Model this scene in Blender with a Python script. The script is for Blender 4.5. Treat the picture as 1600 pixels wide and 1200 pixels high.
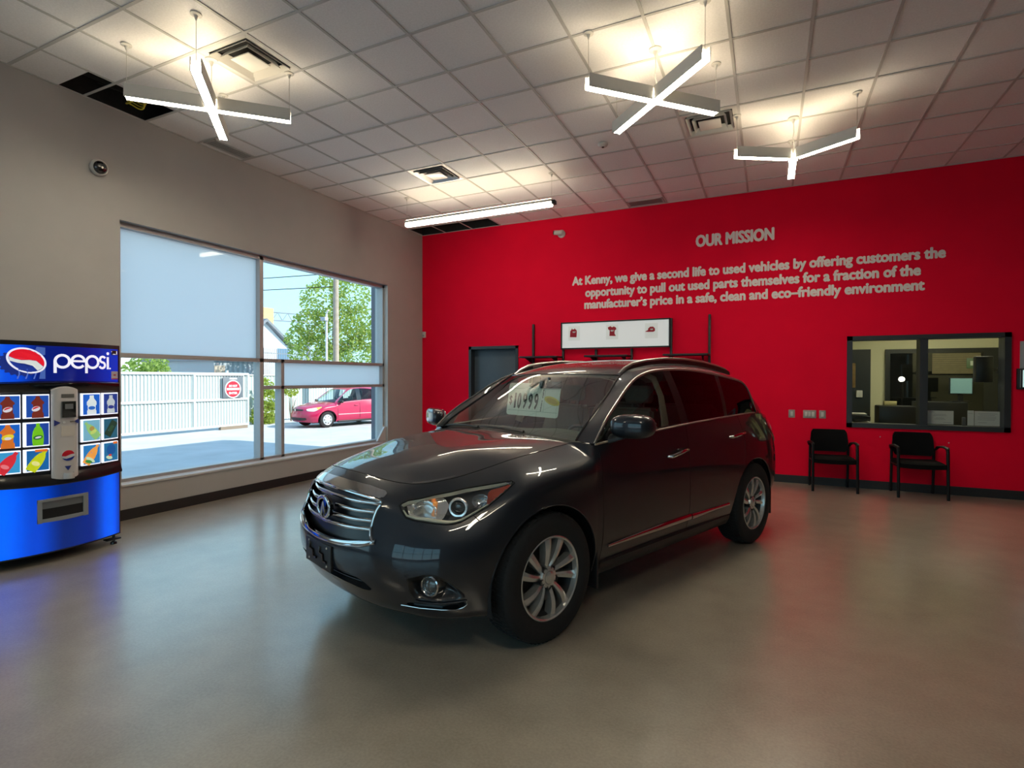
import bpy, bmesh, math, random
import numpy as np
from mathutils import Vector, Matrix
random.seed(7)
R = math.radians
scene = bpy.context.scene
for o in list(bpy.data.objects):
    bpy.data.objects.remove(o)
COL = scene.collection

# ---------------------------------------------------------------- camera
CAM_H = 1.5616
cam_data = bpy.data.cameras.new('camera')
cam_data.sensor_width = 36.0
cam_data.lens = 36.0 * 845.455 / 1600.0
cam_data.clip_start = 0.05
cam_data.clip_end = 400
cam = bpy.data.objects.new('camera', cam_data)
cam.matrix_world = (Matrix.Translation((0, 0, CAM_H)) @ Matrix.Rotation(R(25.433), 4, 'Z')
                    @ Matrix.Rotation(R(90 - .595), 4, 'X') @ Matrix.Rotation(.00196, 4, 'Z'))
COL.objects.link(cam)
scene.camera = cam

# ---------------------------------------------------------------- sky, sun, exposure
world = bpy.data.worlds.new('sky')
scene.world = world
world.use_nodes = True
wn = world.node_tree.nodes
wl = world.node_tree.links
bg = wn['Background']
# hazy bright summer sky: pale at the horizon, bluer overhead
wtc = wn.new('ShaderNodeTexCoord'); wsp = wn.new('ShaderNodeSeparateXYZ'); wcr = wn.new('ShaderNodeValToRGB')
wl.new(wtc.outputs['Generated'], wsp.inputs[0]); wl.new(wsp.outputs['Z'], wcr.inputs['Fac'])
wcr.color_ramp.elements[0].position = 0.0; wcr.color_ramp.elements[0].color = (.50, .80, .92, 1)
wcr.color_ramp.elements[1].position = .8; wcr.color_ramp.elements[1].color = (.34, .60, .95, 1)
e_ = wcr.color_ramp.elements.new(.22); e_.color = (.39, .74, .92, 1)
wl.new(wcr.outputs['Color'], bg.inputs['Color'])
bg.inputs['Strength'].default_value = .74

sun_data = bpy.data.lights.new('sun', 'SUN')
sun_data.energy = 3.4
sun_data.angle = R(.55)
sun_data.color = (1.0, .95, .86)
sun = bpy.data.objects.new('sun', sun_data)
# the sun stands behind the building (its shadow falls on the lot outside the window)
sun.rotation_euler = Vector((-8.1, -2.5, -5.6)).to_track_quat('-Z', 'Y').to_euler()
COL.objects.link(sun)

scene.view_settings.view_transform = 'Standard'
scene.view_settings.look = 'None'
scene.view_settings.gamma = 1.0
scene.view_settings.use_curve_mapping = False
scene.view_settings.exposure = EXPO = 1.3
GLOW = 2 ** -EXPO        # screens and backlit prints keep their display brightness
LED_S, LED_UP = 26.0 / GLOW, 6.2 / GLOW
scene.cycles.max_bounces = 10
scene.cycles.diffuse_bounces = 4
scene.cycles.glossy_bounces = 5
scene.cycles.transparent_max_bounces = 16
scene.cycles.sample_clamp_indirect = 6.0
scene.cycles.caustics_reflective = False
scene.cycles.caustics_refractive = False

# ---------------------------------------------------------------- helpers
def lin(c):
    return c / 12.92 if c <= .04045 else ((c + .055) / 1.055) ** 2.4
def S(r, g, b):
    return (lin(r / 255), lin(g / 255), lin(b / 255), 1.0)

def mat(name, col, rough=.5, metal=0.0, coat=0.0, coat_rough=.03, spec=.5, emit=None, estr=0.0,
        noise=0.0, nscale=20.0, bump=0.0, bscale=200.0, alpha=1.0, sheen=0.0):
    m = bpy.data.materials.new(name)
    m.use_nodes = True
    nt = m.node_tree
    b = nt.nodes['Principled BSDF']
    c = col if len(col) == 4 else (*col, 1.0)
    b.inputs['Base Color'].default_value = c
    b.inputs['Roughness'].default_value = rough
    b.inputs['Metallic'].default_value = metal
    b.inputs['Coat Weight'].default_value = coat
    b.inputs['Coat Roughness'].default_value = coat_rough
    b.inputs['Specular IOR Level'].default_value = spec
    b.inputs['Sheen Weight'].default_value = sheen
    if emit:
        b.inputs['Emission Color'].default_value = emit if len(emit) == 4 else (*emit, 1)
        b.inputs['Emission Strength'].default_value = estr
    if alpha < 1:
        b.inputs['Alpha'].default_value = alpha
    if noise or bump:
        tc = nt.nodes.new('ShaderNodeTexCoord')
    if noise:
        n = nt.nodes.new('ShaderNodeTexNoise')
        n.inputs['Scale'].default_value = nscale
        n.inputs['Detail'].default_value = 5
        nt.links.new(tc.outputs['Object'], n.inputs['Vector'])
        r = nt.nodes.new('ShaderNodeMapRange')
        r.inputs['From Min'].default_value = .25
        r.inputs['From Max'].default_value = .75
        r.inputs['To Min'].default_value = 1 - noise
        r.inputs['To Max'].default_value = 1 + noise
        nt.links.new(n.outputs['Fac'], r.inputs['Value'])
        mx = nt.nodes.new('ShaderNodeVectorMath')
        mx.operation = 'SCALE'
        mx.inputs[0].default_value = c[:3]
        nt.links.new(r.outputs['Result'], mx.inputs['Scale'])
        nt.links.new(mx.outputs['Vector'], b.inputs['Base Color'])
    if bump:
        n2 = nt.nodes.new('ShaderNodeTexNoise')
        n2.inputs['Scale'].default_value = bscale
        n2.inputs['Detail'].default_value = 3
        nt.links.new(tc.outputs['Object'], n2.inputs['Vector'])
        bp = nt.nodes.new('ShaderNodeBump')
        bp.inputs['Strength'].default_value = bump
        bp.inputs['Distance'].default_value = .004
        nt.links.new(n2.outputs['Fac'], bp.inputs['Height'])
        nt.links.new(bp.outputs['Normal'], b.inputs['Normal'])
    return m

def glass(name, tint=(1, 1, 1), refl=1.0, rough=.0, ior=1.45):
    """thin pane: mirror reflection by Fresnel over a tinted clear film"""
    m = bpy.data.materials.new(name)
    m.use_nodes = True
    nt = m.node_tree
    nt.nodes.remove(nt.nodes['Principled BSDF'])
    out = nt.nodes['Material Output']
    t = nt.nodes.new('ShaderNodeBsdfTransparent')
    t.inputs['Color'].default_value = (*tint, 1)
    g = nt.nodes.new('ShaderNodeBsdfGlossy')
    g.inputs['Roughness'].default_value = rough
    g.inputs['Color'].default_value = (refl, refl, refl, 1)
    f = nt.nodes.new('ShaderNodeFresnel')
    f.inputs['IOR'].default_value = ior
    x = nt.nodes.new('ShaderNodeMixShader')
    geo = nt.nodes.new('ShaderNodeNewGeometry'); io = nt.nodes.new('ShaderNodeMix')
    io.inputs[2].default_value = ior; io.inputs[3].default_value = 1 / ior     # both faces mirror alike
    nt.links.new(geo.outputs['Backfacing'], io.inputs[0]); nt.links.new(io.outputs[0], f.inputs['IOR'])
    nt.links.new(f.outputs['Fac'], x.inputs['Fac'])
    nt.links.new(t.outputs[0], x.inputs[1])
    nt.links.new(g.outputs[0], x.inputs[2])
    nt.links.new(x.outputs[0], out.inputs['Surface'])
    return m

def emis(name, col, strength):
    m = bpy.data.materials.new(name)
    m.use_nodes = True
    nt = m.node_tree
    b = nt.nodes['Principled BSDF']
    b.inputs['Base Color'].default_value = (*col[:3], 1)
    b.inputs['Roughness'].default_value = .6
    b.inputs['Emission Color'].default_value = (*col[:3], 1)
    b.inputs['Emission Strength'].default_value = strength * GLOW
    return m

class MB:
    """collects shapes and links them as ONE mesh object"""
    def __init__(self):
        self.v = []; self.f = []; self.n = None
    def add(self, vs, fs):
        k = len(self.v)
        self.v += [tuple(p) for p in vs]
        self.f += [tuple(i + k for i in f) for f in fs]
        return self
    def box(self, x0, x1, y0, y1, z0, z1):
        vs = [(x, y, z) for z in (z0, z1) for y in (y0, y1) for x in (x0, x1)]
        return self.add(vs, [(0, 2, 3, 1), (4, 5, 7, 6), (0, 1, 5, 4), (2, 6, 7, 3), (0, 4, 6, 2), (1, 3, 7, 5)])
    def rbox(self, x0, x1, y0, y1, z0, z1, r=.01, seg=2):
        bm = bmesh.new()
        bmesh.ops.create_cube(bm, size=1)
        for v in bm.verts:
            v.co = ((x0 + x1) / 2 + v.co.x * (x1 - x0), (y0 + y1) / 2 + v.co.y * (y1 - y0), (z0 + z1) / 2 + v.co.z * (z1 - z0))
        bmesh.ops.bevel(bm, geom=bm.edges[:], offset=r, segments=seg, affect='EDGES', profile=.5)
        self.bm(bm)
        return self
    def bm(self, bm, M=None):
        bm.verts.ensure_lookup_table(); bm.verts.index_update()
        self.add([(M @ v.co if M else v.co) for v in bm.verts], [[v.index for v in f.verts] for f in bm.faces])
        bm.free()
        return self
    def tube(self, pts, r, n=10, closed=False, flat=1.0, up=None, cap=True):
        """round (or flattened) bar along a polyline; r may be a list"""
        P = [Vector(p) for p in pts]
        m = len(P)
        rs = r if isinstance(r, (list, tuple)) else [r] * m
        rings = []
        prev = None
        for i in range(m):
            a = P[(i - 1) % m] if (closed or i > 0) else P[i]
            b = P[(i + 1) % m] if (closed or i < m - 1) else P[i]
            t = (b - a).normalized()
            if up is not None:
                u = Vector(up)
                u = (u - t * u.dot(t))
                u = u.normalized() if u.length > 1e-6 else t.orthogonal().normalized()
            elif prev is None:
                u = t.orthogonal().normalized()
            else:
                u = prev - t * prev.dot(t)
                u = u.normalized() if u.length > 1e-6 else t.orthogonal().normalized()
            prev = u
            w = t.cross(u)
            rings.append([P[i] + (u * math.cos(2 * math.pi * k / n) * flat + w * math.sin(2 * math.pi * k / n)) * rs[i] for k in range(n)])
        vs = [p for rg in rings for p in rg]
        fs = []
        for i in range(m if closed else m - 1):
            j = (i + 1) % m
            for k in range(n):
                l = (k + 1) % n
                fs.append((i * n + k, i * n + l, j * n + l, j * n + k))
        if cap and not closed:
            fs.append(tuple(range(n - 1, -1, -1)))
            fs.append(tuple((m - 1) * n + k for k in range(n)))
        return self.add(vs, fs)
    def cyl(self, a, b, r, n=20, r2=None):
        return self.tube([a, b], [r, r if r2 is None else r2], n)
    def lathe(self, prof, n=48, axis='z', c=(0, 0, 0), cap=False):
        """revolve (radius, height) pairs"""
        vs = []
        for (r, h) in prof:
            for k in range(n):
                a = 2 * math.pi * k / n
                p = (r * math.cos(a), r * math.sin(a), h)
                if axis == 'y': p = (p[0], p[2], p[1])
                if axis == 'x': p = (p[2], p[0], p[1])
                vs.append((p[0] + c[0], p[1] + c[1], p[2] + c[2]))
        fs = []
        for i in range(len(prof) - 1):
            for k in range(n):
                l = (k + 1) % n
                q = (i * n + k, i * n + l, (i + 1) * n + l, (i + 1) * n + k)
                fs.append(q if axis != 'y' else q[::-1])
        if cap:
            fs.append(tuple(range(n))); fs.append(tuple((len(prof) - 1) * n + k for k in range(n)))
        return self.add(vs, fs)
    def prism(self, poly, fn0, fn1):
        """two mapped copies of a 2D outline joined by walls"""
        n = len(poly)
        vs = [fn0(*p) for p in poly] + [fn1(*p) for p in poly]
        fs = [tuple(range(n - 1, -1, -1)), tuple(range(n, 2 * n))]
        fs += [(k, (k + 1) % n, n + (k + 1) % n, n + k) for k in range(n)]
        return self.add(vs, fs)
    def grid(self, P):
        """P[i][j] points"""
        a, b = len(P), len(P[0])
        return self.add([p for r in P for p in r], [(i * b + j, i * b + j + 1, (i + 1) * b + j + 1, (i + 1) * b + j) for i in range(a - 1) for j in range(b - 1)])
    def build(self, name, m, parent=None, smooth=True, angle=40, recalc=True):
        me = bpy.data.meshes.new(name)
        me.from_pydata(self.v, [], self.f)
        if recalc:
            b = bmesh.new(); b.from_mesh(me)
            bmesh.ops.recalc_face_normals(b, faces=b.faces)
            b.to_mesh(me); b.free()
        me.materials.append(m)
        if smooth:
            me.polygons.foreach_set('use_smooth', [True] * len(me.polygons))
            me.set_sharp_from_angle(angle=R(angle))
        o = bpy.data.objects.new(name, me)
        COL.objects.link(o)
        if parent: o.parent = parent
        return o

def empty(name, label, cat, loc=(0, 0, 0), rz=0.0, group=None):
    o = bpy.data.objects.new(name, None)
    o.empty_display_size = .1
    COL.objects.link(o)
    o.location = loc
    o.rotation_euler = (0, 0, rz)
    o['label'] = label; o['category'] = cat
    if group: o['group'] = group
    return o
def tag(o, label, cat, group=None, kind=None):
    o['label'] = label; o['category'] = cat
    if group: o['group'] = group
    if kind: o['kind'] = kind
    return o
def struct(o, label=None, cat=None):
    o['kind'] = 'structure'
    if label: o['label'] = label
    if cat: o['category'] = cat
    return o
def dup(root, loc, rz=None, label=None):
    r = root.copy(); COL.objects.link(r); r.location = loc
    if rz is not None: r.rotation_euler = (0, 0, rz)
    if label: r['label'] = label
    for ch in list(root.children):
        c = ch.copy(); COL.objects.link(c); c.parent = r
        for g in list(ch.children):
            d = g.copy(); COL.objects.link(d); d.parent = c
    return r

def text_mesh(name, body, size, m, M, parent=None, bold=0.0, align='CENTER', depth=.002, width=None, sx=1.0, space=1.0):
    """flat lettering cut as a thin solid; width scales it to a measured length; bold thickens the strokes"""
    cu = bpy.data.curves.new(name, 'FONT')
    cu.body = body; cu.size = size; cu.align_x = align; cu.extrude = depth; cu.space_character = space; cu.resolution_u = 3
    t = bpy.data.objects.new(name, cu)
    COL.objects.link(t)
    bpy.context.view_layer.update()
    dg = bpy.context.evaluated_depsgraph_get()
    me = bpy.data.meshes.new_from_object(t.evaluated_get(dg))
    bpy.data.objects.remove(t)
    vs = [v.co.copy() for v in me.vertices]; fs = [tuple(p.vertices) for p in me.polygons]
    bpy.data.meshes.remove(me)
    xs = [v.x for v in vs]
    k = (width - 2 * bold) / (max(xs) - min(xs)) if width else sx
    c = (max(xs) + min(xs)) / 2 if align == 'CENTER' else 0
    V, F = [], []
    for q in range(8 if bold else 1):
        a = 2 * math.pi * q / 8
        dx, dy = (bold * math.cos(a), bold * math.sin(a)) if bold else (0, 0)
        n0 = len(V)
        V += [M @ Vector(((v.x - c) * k + dx, v.y + dy, v.z + q * depth * .02)) for v in vs]
        F += [tuple(i + n0 for i in f) for f in fs]
    me = bpy.data.meshes.new(name)
    me.from_pydata(V, [], F)
    me.materials.append(m)
    o = bpy.data.objects.new(name, me)
    COL.objects.link(o)
    if parent: o.parent = parent
    return o
# ================================================================ the showroom
CE = 4.446
XW = -6.368          # inner face of the window wall
YW = 9.15            # inner face of the red wall
XR, YB = 10.5, -4.6   # far side wall and wall behind the camera
TU = .61
TX0, TY0 = .2946, .0944

def floor_mat():
    m = bpy.data.materials.new('sealed_concrete'); m.use_nodes = True
    nt = m.node_tree; b = nt.nodes['Principled BSDF']; L = nt.links
    tc = nt.nodes.new('ShaderNodeTexCoord')
    def noise(sc, det, rough=.55):
        n = nt.nodes.new('ShaderNodeTexNoise'); n.inputs['Scale'].default_value = sc; n.inputs['Detail'].default_value = det
        n.inputs['Roughness'].default_value = rough; L.new(tc.outputs['Object'], n.inputs['Vector']); return n
    big, mid_, fine = noise(.7, 5, .55), noise(3.0, 7, .6), noise(75, 3)
    cr = nt.nodes.new('ShaderNodeValToRGB')
    cr.color_ramp.elements[0].position = .30; cr.color_ramp.elements[0].color = (.225, .194, .152, 1)
    cr.color_ramp.elements[1].position = .72; cr.color_ramp.elements[1].color = (.40, .352, .285, 1)
    a1 = nt.nodes.new('ShaderNodeMath'); a1.operation = 'MULTIPLY_ADD'; a1.inputs[1].default_value = .50; a1.inputs[2].default_value = -.09
    L.new(mid_.outputs['Fac'], a1.inputs[0])
    a2 = nt.nodes.new('ShaderNodeMath'); a2.operation = 'MULTIPLY_ADD'; a2.inputs[1].default_value = .26
    L.new(big.outputs['Fac'], a2.inputs[0]); L.new(a1.outputs[0], a2.inputs[2])
    a3 = nt.nodes.new('ShaderNodeMath'); a3.operation = 'MULTIPLY_ADD'; a3.inputs[1].default_value = .42
    L.new(fine.outputs['Fac'], a3.inputs[0]); L.new(a2.outputs[0], a3.inputs[2])
    L.new(a3.outputs[0], cr.inputs['Fac']); L.new(cr.outputs['Color'], b.inputs['Base Color'])
    rr = nt.nodes.new('ShaderNodeMapRange'); rr.inputs['To Min'].default_value = .27; rr.inputs['To Max'].default_value = .33
    L.new(big.outputs['Fac'], rr.inputs['Value']); L.new(rr.outputs['Result'], b.inputs['Roughness'])
    b.inputs['Specular IOR Level'].default_value = .8
    b.inputs['Coat Weight'].default_value = .7; b.inputs['Coat Roughness'].default_value = .20; b.inputs['Coat IOR'].default_value = 1.6
    bp = nt.nodes.new('ShaderNodeBump'); bp.inputs['Strength'].default_value = .12; bp.inputs['Distance'].default_value = .003
    L.new(fine.outputs['Fac'], bp.inputs['Height']); L.new(bp.outputs['Normal'], b.inputs['Normal'])
    return m
FLOOR = floor_mat()
WALLG = mat('grey_wall_paint', (.43, .42, .41), .7, noise=.03, nscale=3, bump=.05, bscale=120)
RED = mat('red_wall_paint', (.88, .003, .034), .8, spec=.12, noise=.03, nscale=2.5, bump=.04, bscale=120)
TILE = mat('ceiling_tile', (.90, .89, .89), .9, noise=.06, nscale=60, bump=.5, bscale=160)
TBAR = mat('ceiling_grid', (.55, .545, .53), .5)
DARKV = mat('ceiling_void', (.012, .012, .012), .9, noise=.3)
BASEB = mat('rubber_baseboard', (.016, .016, .017), .5)
ALU = mat('window_aluminium', (.46, .45, .45), .45, .3, noise=.04)
SILL = mat('window_sill_paint', (.62, .62, .61), .45)
SLATE = mat('slate_door_paint', (.065, .088, .112), .42, noise=.04)
SLATEF = mat('slate_frame_paint', (.026, .029, .033), .40)
PANE = glass('clear_pane', (.93, .97, .97), 1.0)
def frosted():
    m = bpy.data.materials.new('frosted_film'); m.use_nodes = True; nt = m.node_tree
    nt.nodes.remove(nt.nodes['Principled BSDF'])
    tr = nt.nodes.new('ShaderNodeBsdfTranslucent'); tr.inputs['Color'].default_value = (.80, .74, .72, 1)
    df = nt.nodes.new('ShaderNodeBsdfDiffuse'); df.inputs['Color'].default_value = (.55, .58, .6, 1)
    gl_ = nt.nodes.new('ShaderNodeBsdfGlossy'); gl_.inputs['Roughness'].default_value = .03
    x1 = nt.nodes.new('ShaderNodeMixShader'); x1.inputs['Fac'].default_value = .12
    fr = nt.nodes.new('ShaderNodeFresnel'); fr.inputs['IOR'].default_value = 1.45
    x2 = nt.nodes.new('ShaderNodeMixShader')
    nt.links.new(tr.outputs[0], x1.inputs[1]); nt.links.new(df.outputs[0], x1.inputs[2])
    nt.links.new(fr.outputs[0], x2.inputs['Fac']); nt.links.new(x1.outputs[0], x2.inputs[1]); nt.links.new(gl_.outputs[0], x2.inputs[2])
    nt.links.new(x2.outputs[0], nt.nodes['Material Output'].inputs['Surface'])
    return m
FROST = frosted()
OPANE = glass('office_pane', (.90, .93, .90), .16)

# floor slab, walls
mb = MB(); mb.box(XW - .3, XR + .3, YB - .3, YW, -.25, 0); mb.box(.2, XR + .3, YW, 13.3, -.25, 0)
struct(mb.build('floor', FLOOR, smooth=False))
WY0, WY1, WZ0, WZ1 = 3.484, 8.05, .385, 3.275
mb = MB()
LY0, LY1 = -3.7, 1.2          # unseen second shop window, added nearer the camera for daylight fill
mb.box(XW - .3, XW, YB - .3, LY0, -.25, 4.9); mb.box(XW - .3, XW, LY1, WY0, -.25, 4.9); mb.box(XW - .3, XW, LY0, LY1, -.25, WZ0); mb.box(XW - .3, XW, LY0, LY1, WZ1, 4.9); mb.box(XW - .3, XW, WY1, YW + .25, -.25, 4.9)
mb.box(XW - .3, XW, WY0, WY1, -.25, WZ0); mb.box(XW - .3, XW, WY0, WY1, WZ1, 4.9)
struct(mb.build('wall_left', WALLG, smooth=False))
DX0, DX1, DZ = -5.276, -4.221, 2.175
OX0, OX1, OZ0, OZ1 = 1.010, 2.838, .868, 2.176
mb = MB()
mb.box(XW, DX0, YW, YW + .2, -.25, 4.9); mb.box(DX0, DX1, YW, YW + .2, DZ, 4.9)
mb.box(DX1, OX0, YW, YW + .2, -.25, 4.9)
mb.box(OX0, OX1, YW, YW + .2, -.25, OZ0); mb.box(OX0, OX1, YW, YW + .2, OZ1, 4.9)
mb.box(OX1, XR + .3, YW, YW + .2, -.25, 4.9)
struct(mb.build('wall_back', RED, smooth=False))
mb = MB(); mb.box(XR, XR + .3, YB - .3, YW, -.25, 4.9); struct(mb.build('wall_right', WALLG, smooth=False))
SX0, SX1, SZ0, SZ1 = -4.4, 2.6, .30, 3.3     # unseen shop front added behind the camera for daylight fill and bumper reflection
mb = MB(); mb.box(XW - .3, SX0, YB - .3, YB, -.25, 4.9); mb.box(SX1, XR + .3, YB - .3, YB, -.25, 4.9)
mb.box(SX0, SX1, YB - .3, YB, -.25, SZ0); mb.box(SX0, SX1, YB - .3, YB, SZ1, 4.9); struct(mb.build('wall_front', WALLG, smooth=False))
mb = MB()
for k in range(6):
    x = SX0 + (SX1 - SX0) * k / 5; mb.box(x - .03, x + .03, YB - .2, YB - .08, SZ0, SZ1)
for z in (SZ0 + .03, 1.81, SZ1 - .03): mb.box(SX0, SX1, YB - .2, YB - .08, z - .03, z + .03)
w4 = struct(mb.build('window_fill_front', ALU, smooth=False)); 
mb = MB(); mb.add([(SX0, YB - .15, SZ0), (SX1, YB - .15, SZ0), (SX1, YB - .15, SZ1), (SX0, YB - .15, SZ1)], [(0, 1, 2, 3)]); mb.build('window_pane', PANE, w4, smooth=False)
# baseboards
mb = MB(); mb.box(XW, XW + .012, YB, YW, 0, .115); struct(mb.build('baseboard_left', BASEB, smooth=False))
mb = MB(); mb.box(XW, DX0 - .05, YW - .012, YW, 0, .115); mb.box(DX1 + .05, XR, YW - .012, YW, 0, .115); struct(mb.build('baseboard_back', BASEB, smooth=False))

# ceiling of tiles laid in a T-bar grid, a few tiles lifted out
holes = {(-11, 5): 1, (-11, 14): 1, (-10, 14): 1, (-9, 14): 1}
skip = {(-8, 5), (-8, 10), (-2, 10)}
mb = MB(); n_x0, n_x1 = int(math.floor((XW - TX0) / TU)), int(math.ceil((XR - TX0) / TU))
n_y0, n_y1 = int(math.floor((YB - TY0) / TU)), int(math.ceil((YW - TY0) / TU))
for i in range(n_x0, n_x1):
    for j in range(n_y0, n_y1):
        if (i, j) in holes or (i, j) in skip: continue
        x0, x1 = max(XW, TX0 + i * TU + .011), min(XR, TX0 + (i + 1) * TU - .011)
        y0, y1 = max(YB, TY0 + j * TU + .011), min(YW, TY0 + (j + 1) * TU - .011)
        if (i, j) == (-11, 4): y1 -= .21            # this tile is pushed back
        if x1 - x0 < .02 or y1 - y0 < .02: continue
        mb.box(x0, x1, y0, y1, CE + .004 + random.uniform(-.001, .002), CE + .022)
struct(mb.build('ceiling', TILE, smooth=False))
mb = MB()
for i in range(n_x0, n_x1 + 1):
    x = TX0 + i * TU
    if XW < x < XR: mb.box(x - .0125, x + .0125, YB, YW, CE - .003, CE + .004)
for j in range(n_y0, n_y1 + 1):
    y = TY0 + j * TU
    if YB < y < YW:
        mb.box(XW, XR, y - .0125, y + .0125, CE - .0035, CE + .004)
mb.box(XW, XW + .02, YB, YW, CE - .004, CE + .004); mb.box(XW, XR, YW - .02, YW, CE - .004, CE + .004)
struct(mb.build('trim_1', TBAR, smooth=False), 'white T-bar grid that carries the ceiling tiles', 'ceiling grid')
mb = MB(); mb.box(XW - .3, XR + .3, YB - .3, 13.4, 4.95, 5.3)
struct(mb.build('roof', DARKV, smooth=False))
mb = MB(); mb.box(XW - .001, XW + .004, YB, YW, CE + .024, 4.95); mb.box(XW, XR, YW - .004, YW + .001, CE + .024, 4.95)
mb.box(XW - .001, XW + .003, 2.5, 3.9, CE + .006, CE + .03); mb.box(XW, -4.4, YW - .003, YW + .001, CE + .006, CE + .03)
struct(mb.build('wall_plenum', DARKV, smooth=False))
mb = MB(); mb.box(-6.28, -6.20, YB, YW, 4.62, 4.80); mb.box(-5.2, -5.12, YB, YW, 4.62, 4.80); struct(mb.build('beam_1', DARKV, smooth=False))
# void seen through the open tiles: joist and yellow cable
t = empty('cable', 'yellow cable looped in the open ceiling tile beside the window wall', 'cable', (-6.0, 3.44, CE + .045))
mb = MB()
for k in range(3):
    mb.tube([(.10 * math.cos(a) + .02 * k, .07 * math.sin(a), -.07 + .02 * k + .025 * math.cos(2 * a)) for a in np.linspace(0, 2 * math.pi, 24, endpoint=False)], .007, 8, closed=True)
mb.tube([(.1, 0, -.07), (.12, .05, .1), (.1, .1, .40)], .007, 8)
c_ = mb.build('cable_loop', mat('yellow_cable', (.62, .50, .03), .5), t)
mb = MB(); mb.tube([(-.25, -.22, .1), (-.05, .0, .02), (.15, .2, .12), (.2, .4, .4)], .006, 6); mb.build('cable_tail', GAP if 'GAP' in globals() else BASEB, t)

# ---- window in the left wall
XF = XW - .082
def fr(mb, y0, y1, z0, z1, d=.13): mb.box(XF - d, XF, y0, y1, z0, z1)
mb = MB()
fr(mb, WY0, WY0 + .05, WZ0, WZ1); fr(mb, WY1 - .05, WY1, WZ0, WZ1)
fr(mb, WY0, WY1, WZ1 - .055, WZ1); fr(mb, WY0, WY1, WZ0, WZ0 + .055)
fr(mb, 5.335, 5.395, WZ0, WZ1)
fr(mb, 5.70, 5.755, WZ0, 1.835)
fr(mb, WY0, WY1, 1.785, 1.835)
fr(mb, 5.395, WY1, 1.400, 1.448)
win = struct(mb.build('window_1', ALU, smooth=False), 'large aluminium shop window in the grey wall', 'window')
win['category'] = 'window'
def pane(name, m, y0, y1, z0, z1):
    return MB().add([(XF - .078, y0, z0), (XF - .078, y1, z0), (XF - .078, y1, z1), (XF - .078, y0, z1)], [(0, 1, 2, 3)]).build(name, m, win, smooth=False)
pane('frosted_pane', FROST, WY0 + .05, 5.335, 1.835, WZ1 - .055)
pane('frosted_pane', FROST, 5.755, WY1 - .05, 1.448, 1.785)
for a in ((WY0 + .05, 5.335, WZ0 + .055, 1.785), (5.395, WY1 - .05, 1.835, WZ1 - .055), (5.395, 5.70, 1.448, 1.785), (5.395, 5.70, WZ0 + .055, 1.40), (5.755, WY1 - .05, WZ0 + .055, 1.40)):
    pane('window_pane', PANE, *a)
mb = MB()
mb.add([(XF, WY0, WZ0 + .02), (XF, WY1, WZ0 + .02), (XW + .012, WY1, WZ0 + .004), (XW + .012, WY0, WZ0 + .004), (XF, WY0, WZ0 - .01), (XF, WY1, WZ0 - .01), (XW + .012, WY1, WZ0 - .018), (XW + .012, WY0, WZ0 - .018)], [(0, 1, 2, 3), (7, 6, 5, 4), (3, 2, 6, 7), (0, 3, 7, 4), (1, 5, 6, 2)])
mb.build('window_sill', SILL, win, smooth=False)
MB().box(XW - .29, XW - .004, WY1 - .004, WY1 - .0005, WZ0 + .01, WZ1).build('jamb_lit_sheet', SILL, win, smooth=False)  # pale sheet on this jamb alone, coloured to look lit from outside
# a pale prop standing on the sill against the right jamb
mb = MB(); mb.prism([(0, 0), (.24, 0), (.20, .05), (.06, .22), (.03, .25), (0, .25)], lambda a, b: (XF + .01, WY1 - .02 - a, WZ0 + .03 + b), lambda a, b: (XF + .05, WY1 - .02 - a, WZ0 + .03 + b))
tag(mb.build('sill_bracket', SILL, smooth=False), 'pale wedge shaped bracket at the right end of the window sill', 'bracket')

mb = MB()
for y in (LY0 + .025, (LY0 + LY1) / 2, LY1 - .025): fr(mb, y - .025, y + .025, WZ0, WZ1)
for z in (WZ0 + .03, 1.81, WZ1 - .03): fr(mb, LY0, LY1, z - .025, z + .025)
w5 = struct(mb.build('window_fill_left', ALU, smooth=False))  # added window out of view, lets fill daylight into the room
MB().add([(XF - .078, LY0, WZ0), (XF - .078, LY1, WZ0), (XF - .078, LY1, WZ1), (XF - .078, LY0, WZ1)], [(0, 1, 2, 3)]).build('window_pane', PANE, w5, smooth=False)

# ---- door in the red wall
mb = MB()
mb.box(DX0 - .0, DX0 + .055, YW - .018, YW + .2, 0, DZ); mb.box(DX1 - .055, DX1, YW - .018, YW + .2, 0, DZ); mb.box(DX0, DX1, YW - .018, YW + .2, DZ - .055, DZ)
door = struct(mb.build('door_1', SLATEF, smooth=False), 'dark slate door in the red wall', 'door'); door['category'] = 'door'
mb = MB(); mb.rbox(DX0 + .055, DX1 - .055, YW + .12, YW + .165, .01, DZ - .055, .003); mb.build('door_leaf', SLATE, door)
mb = MB(); mb.tube([(DX1 - .13, YW + .12, 1.0), (DX1 - .13, YW + .07, 1.0), (DX1 - .25, YW + .065, 1.0)], .011, 10); mb.lathe([(.028, .118), (.028, .108), (.0005, .106)], 20, 'y', (DX1 - .13, YW, 1.0)); mb.build('door_handle', SATIN if 'SATIN' in globals() else ALU, door)

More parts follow.
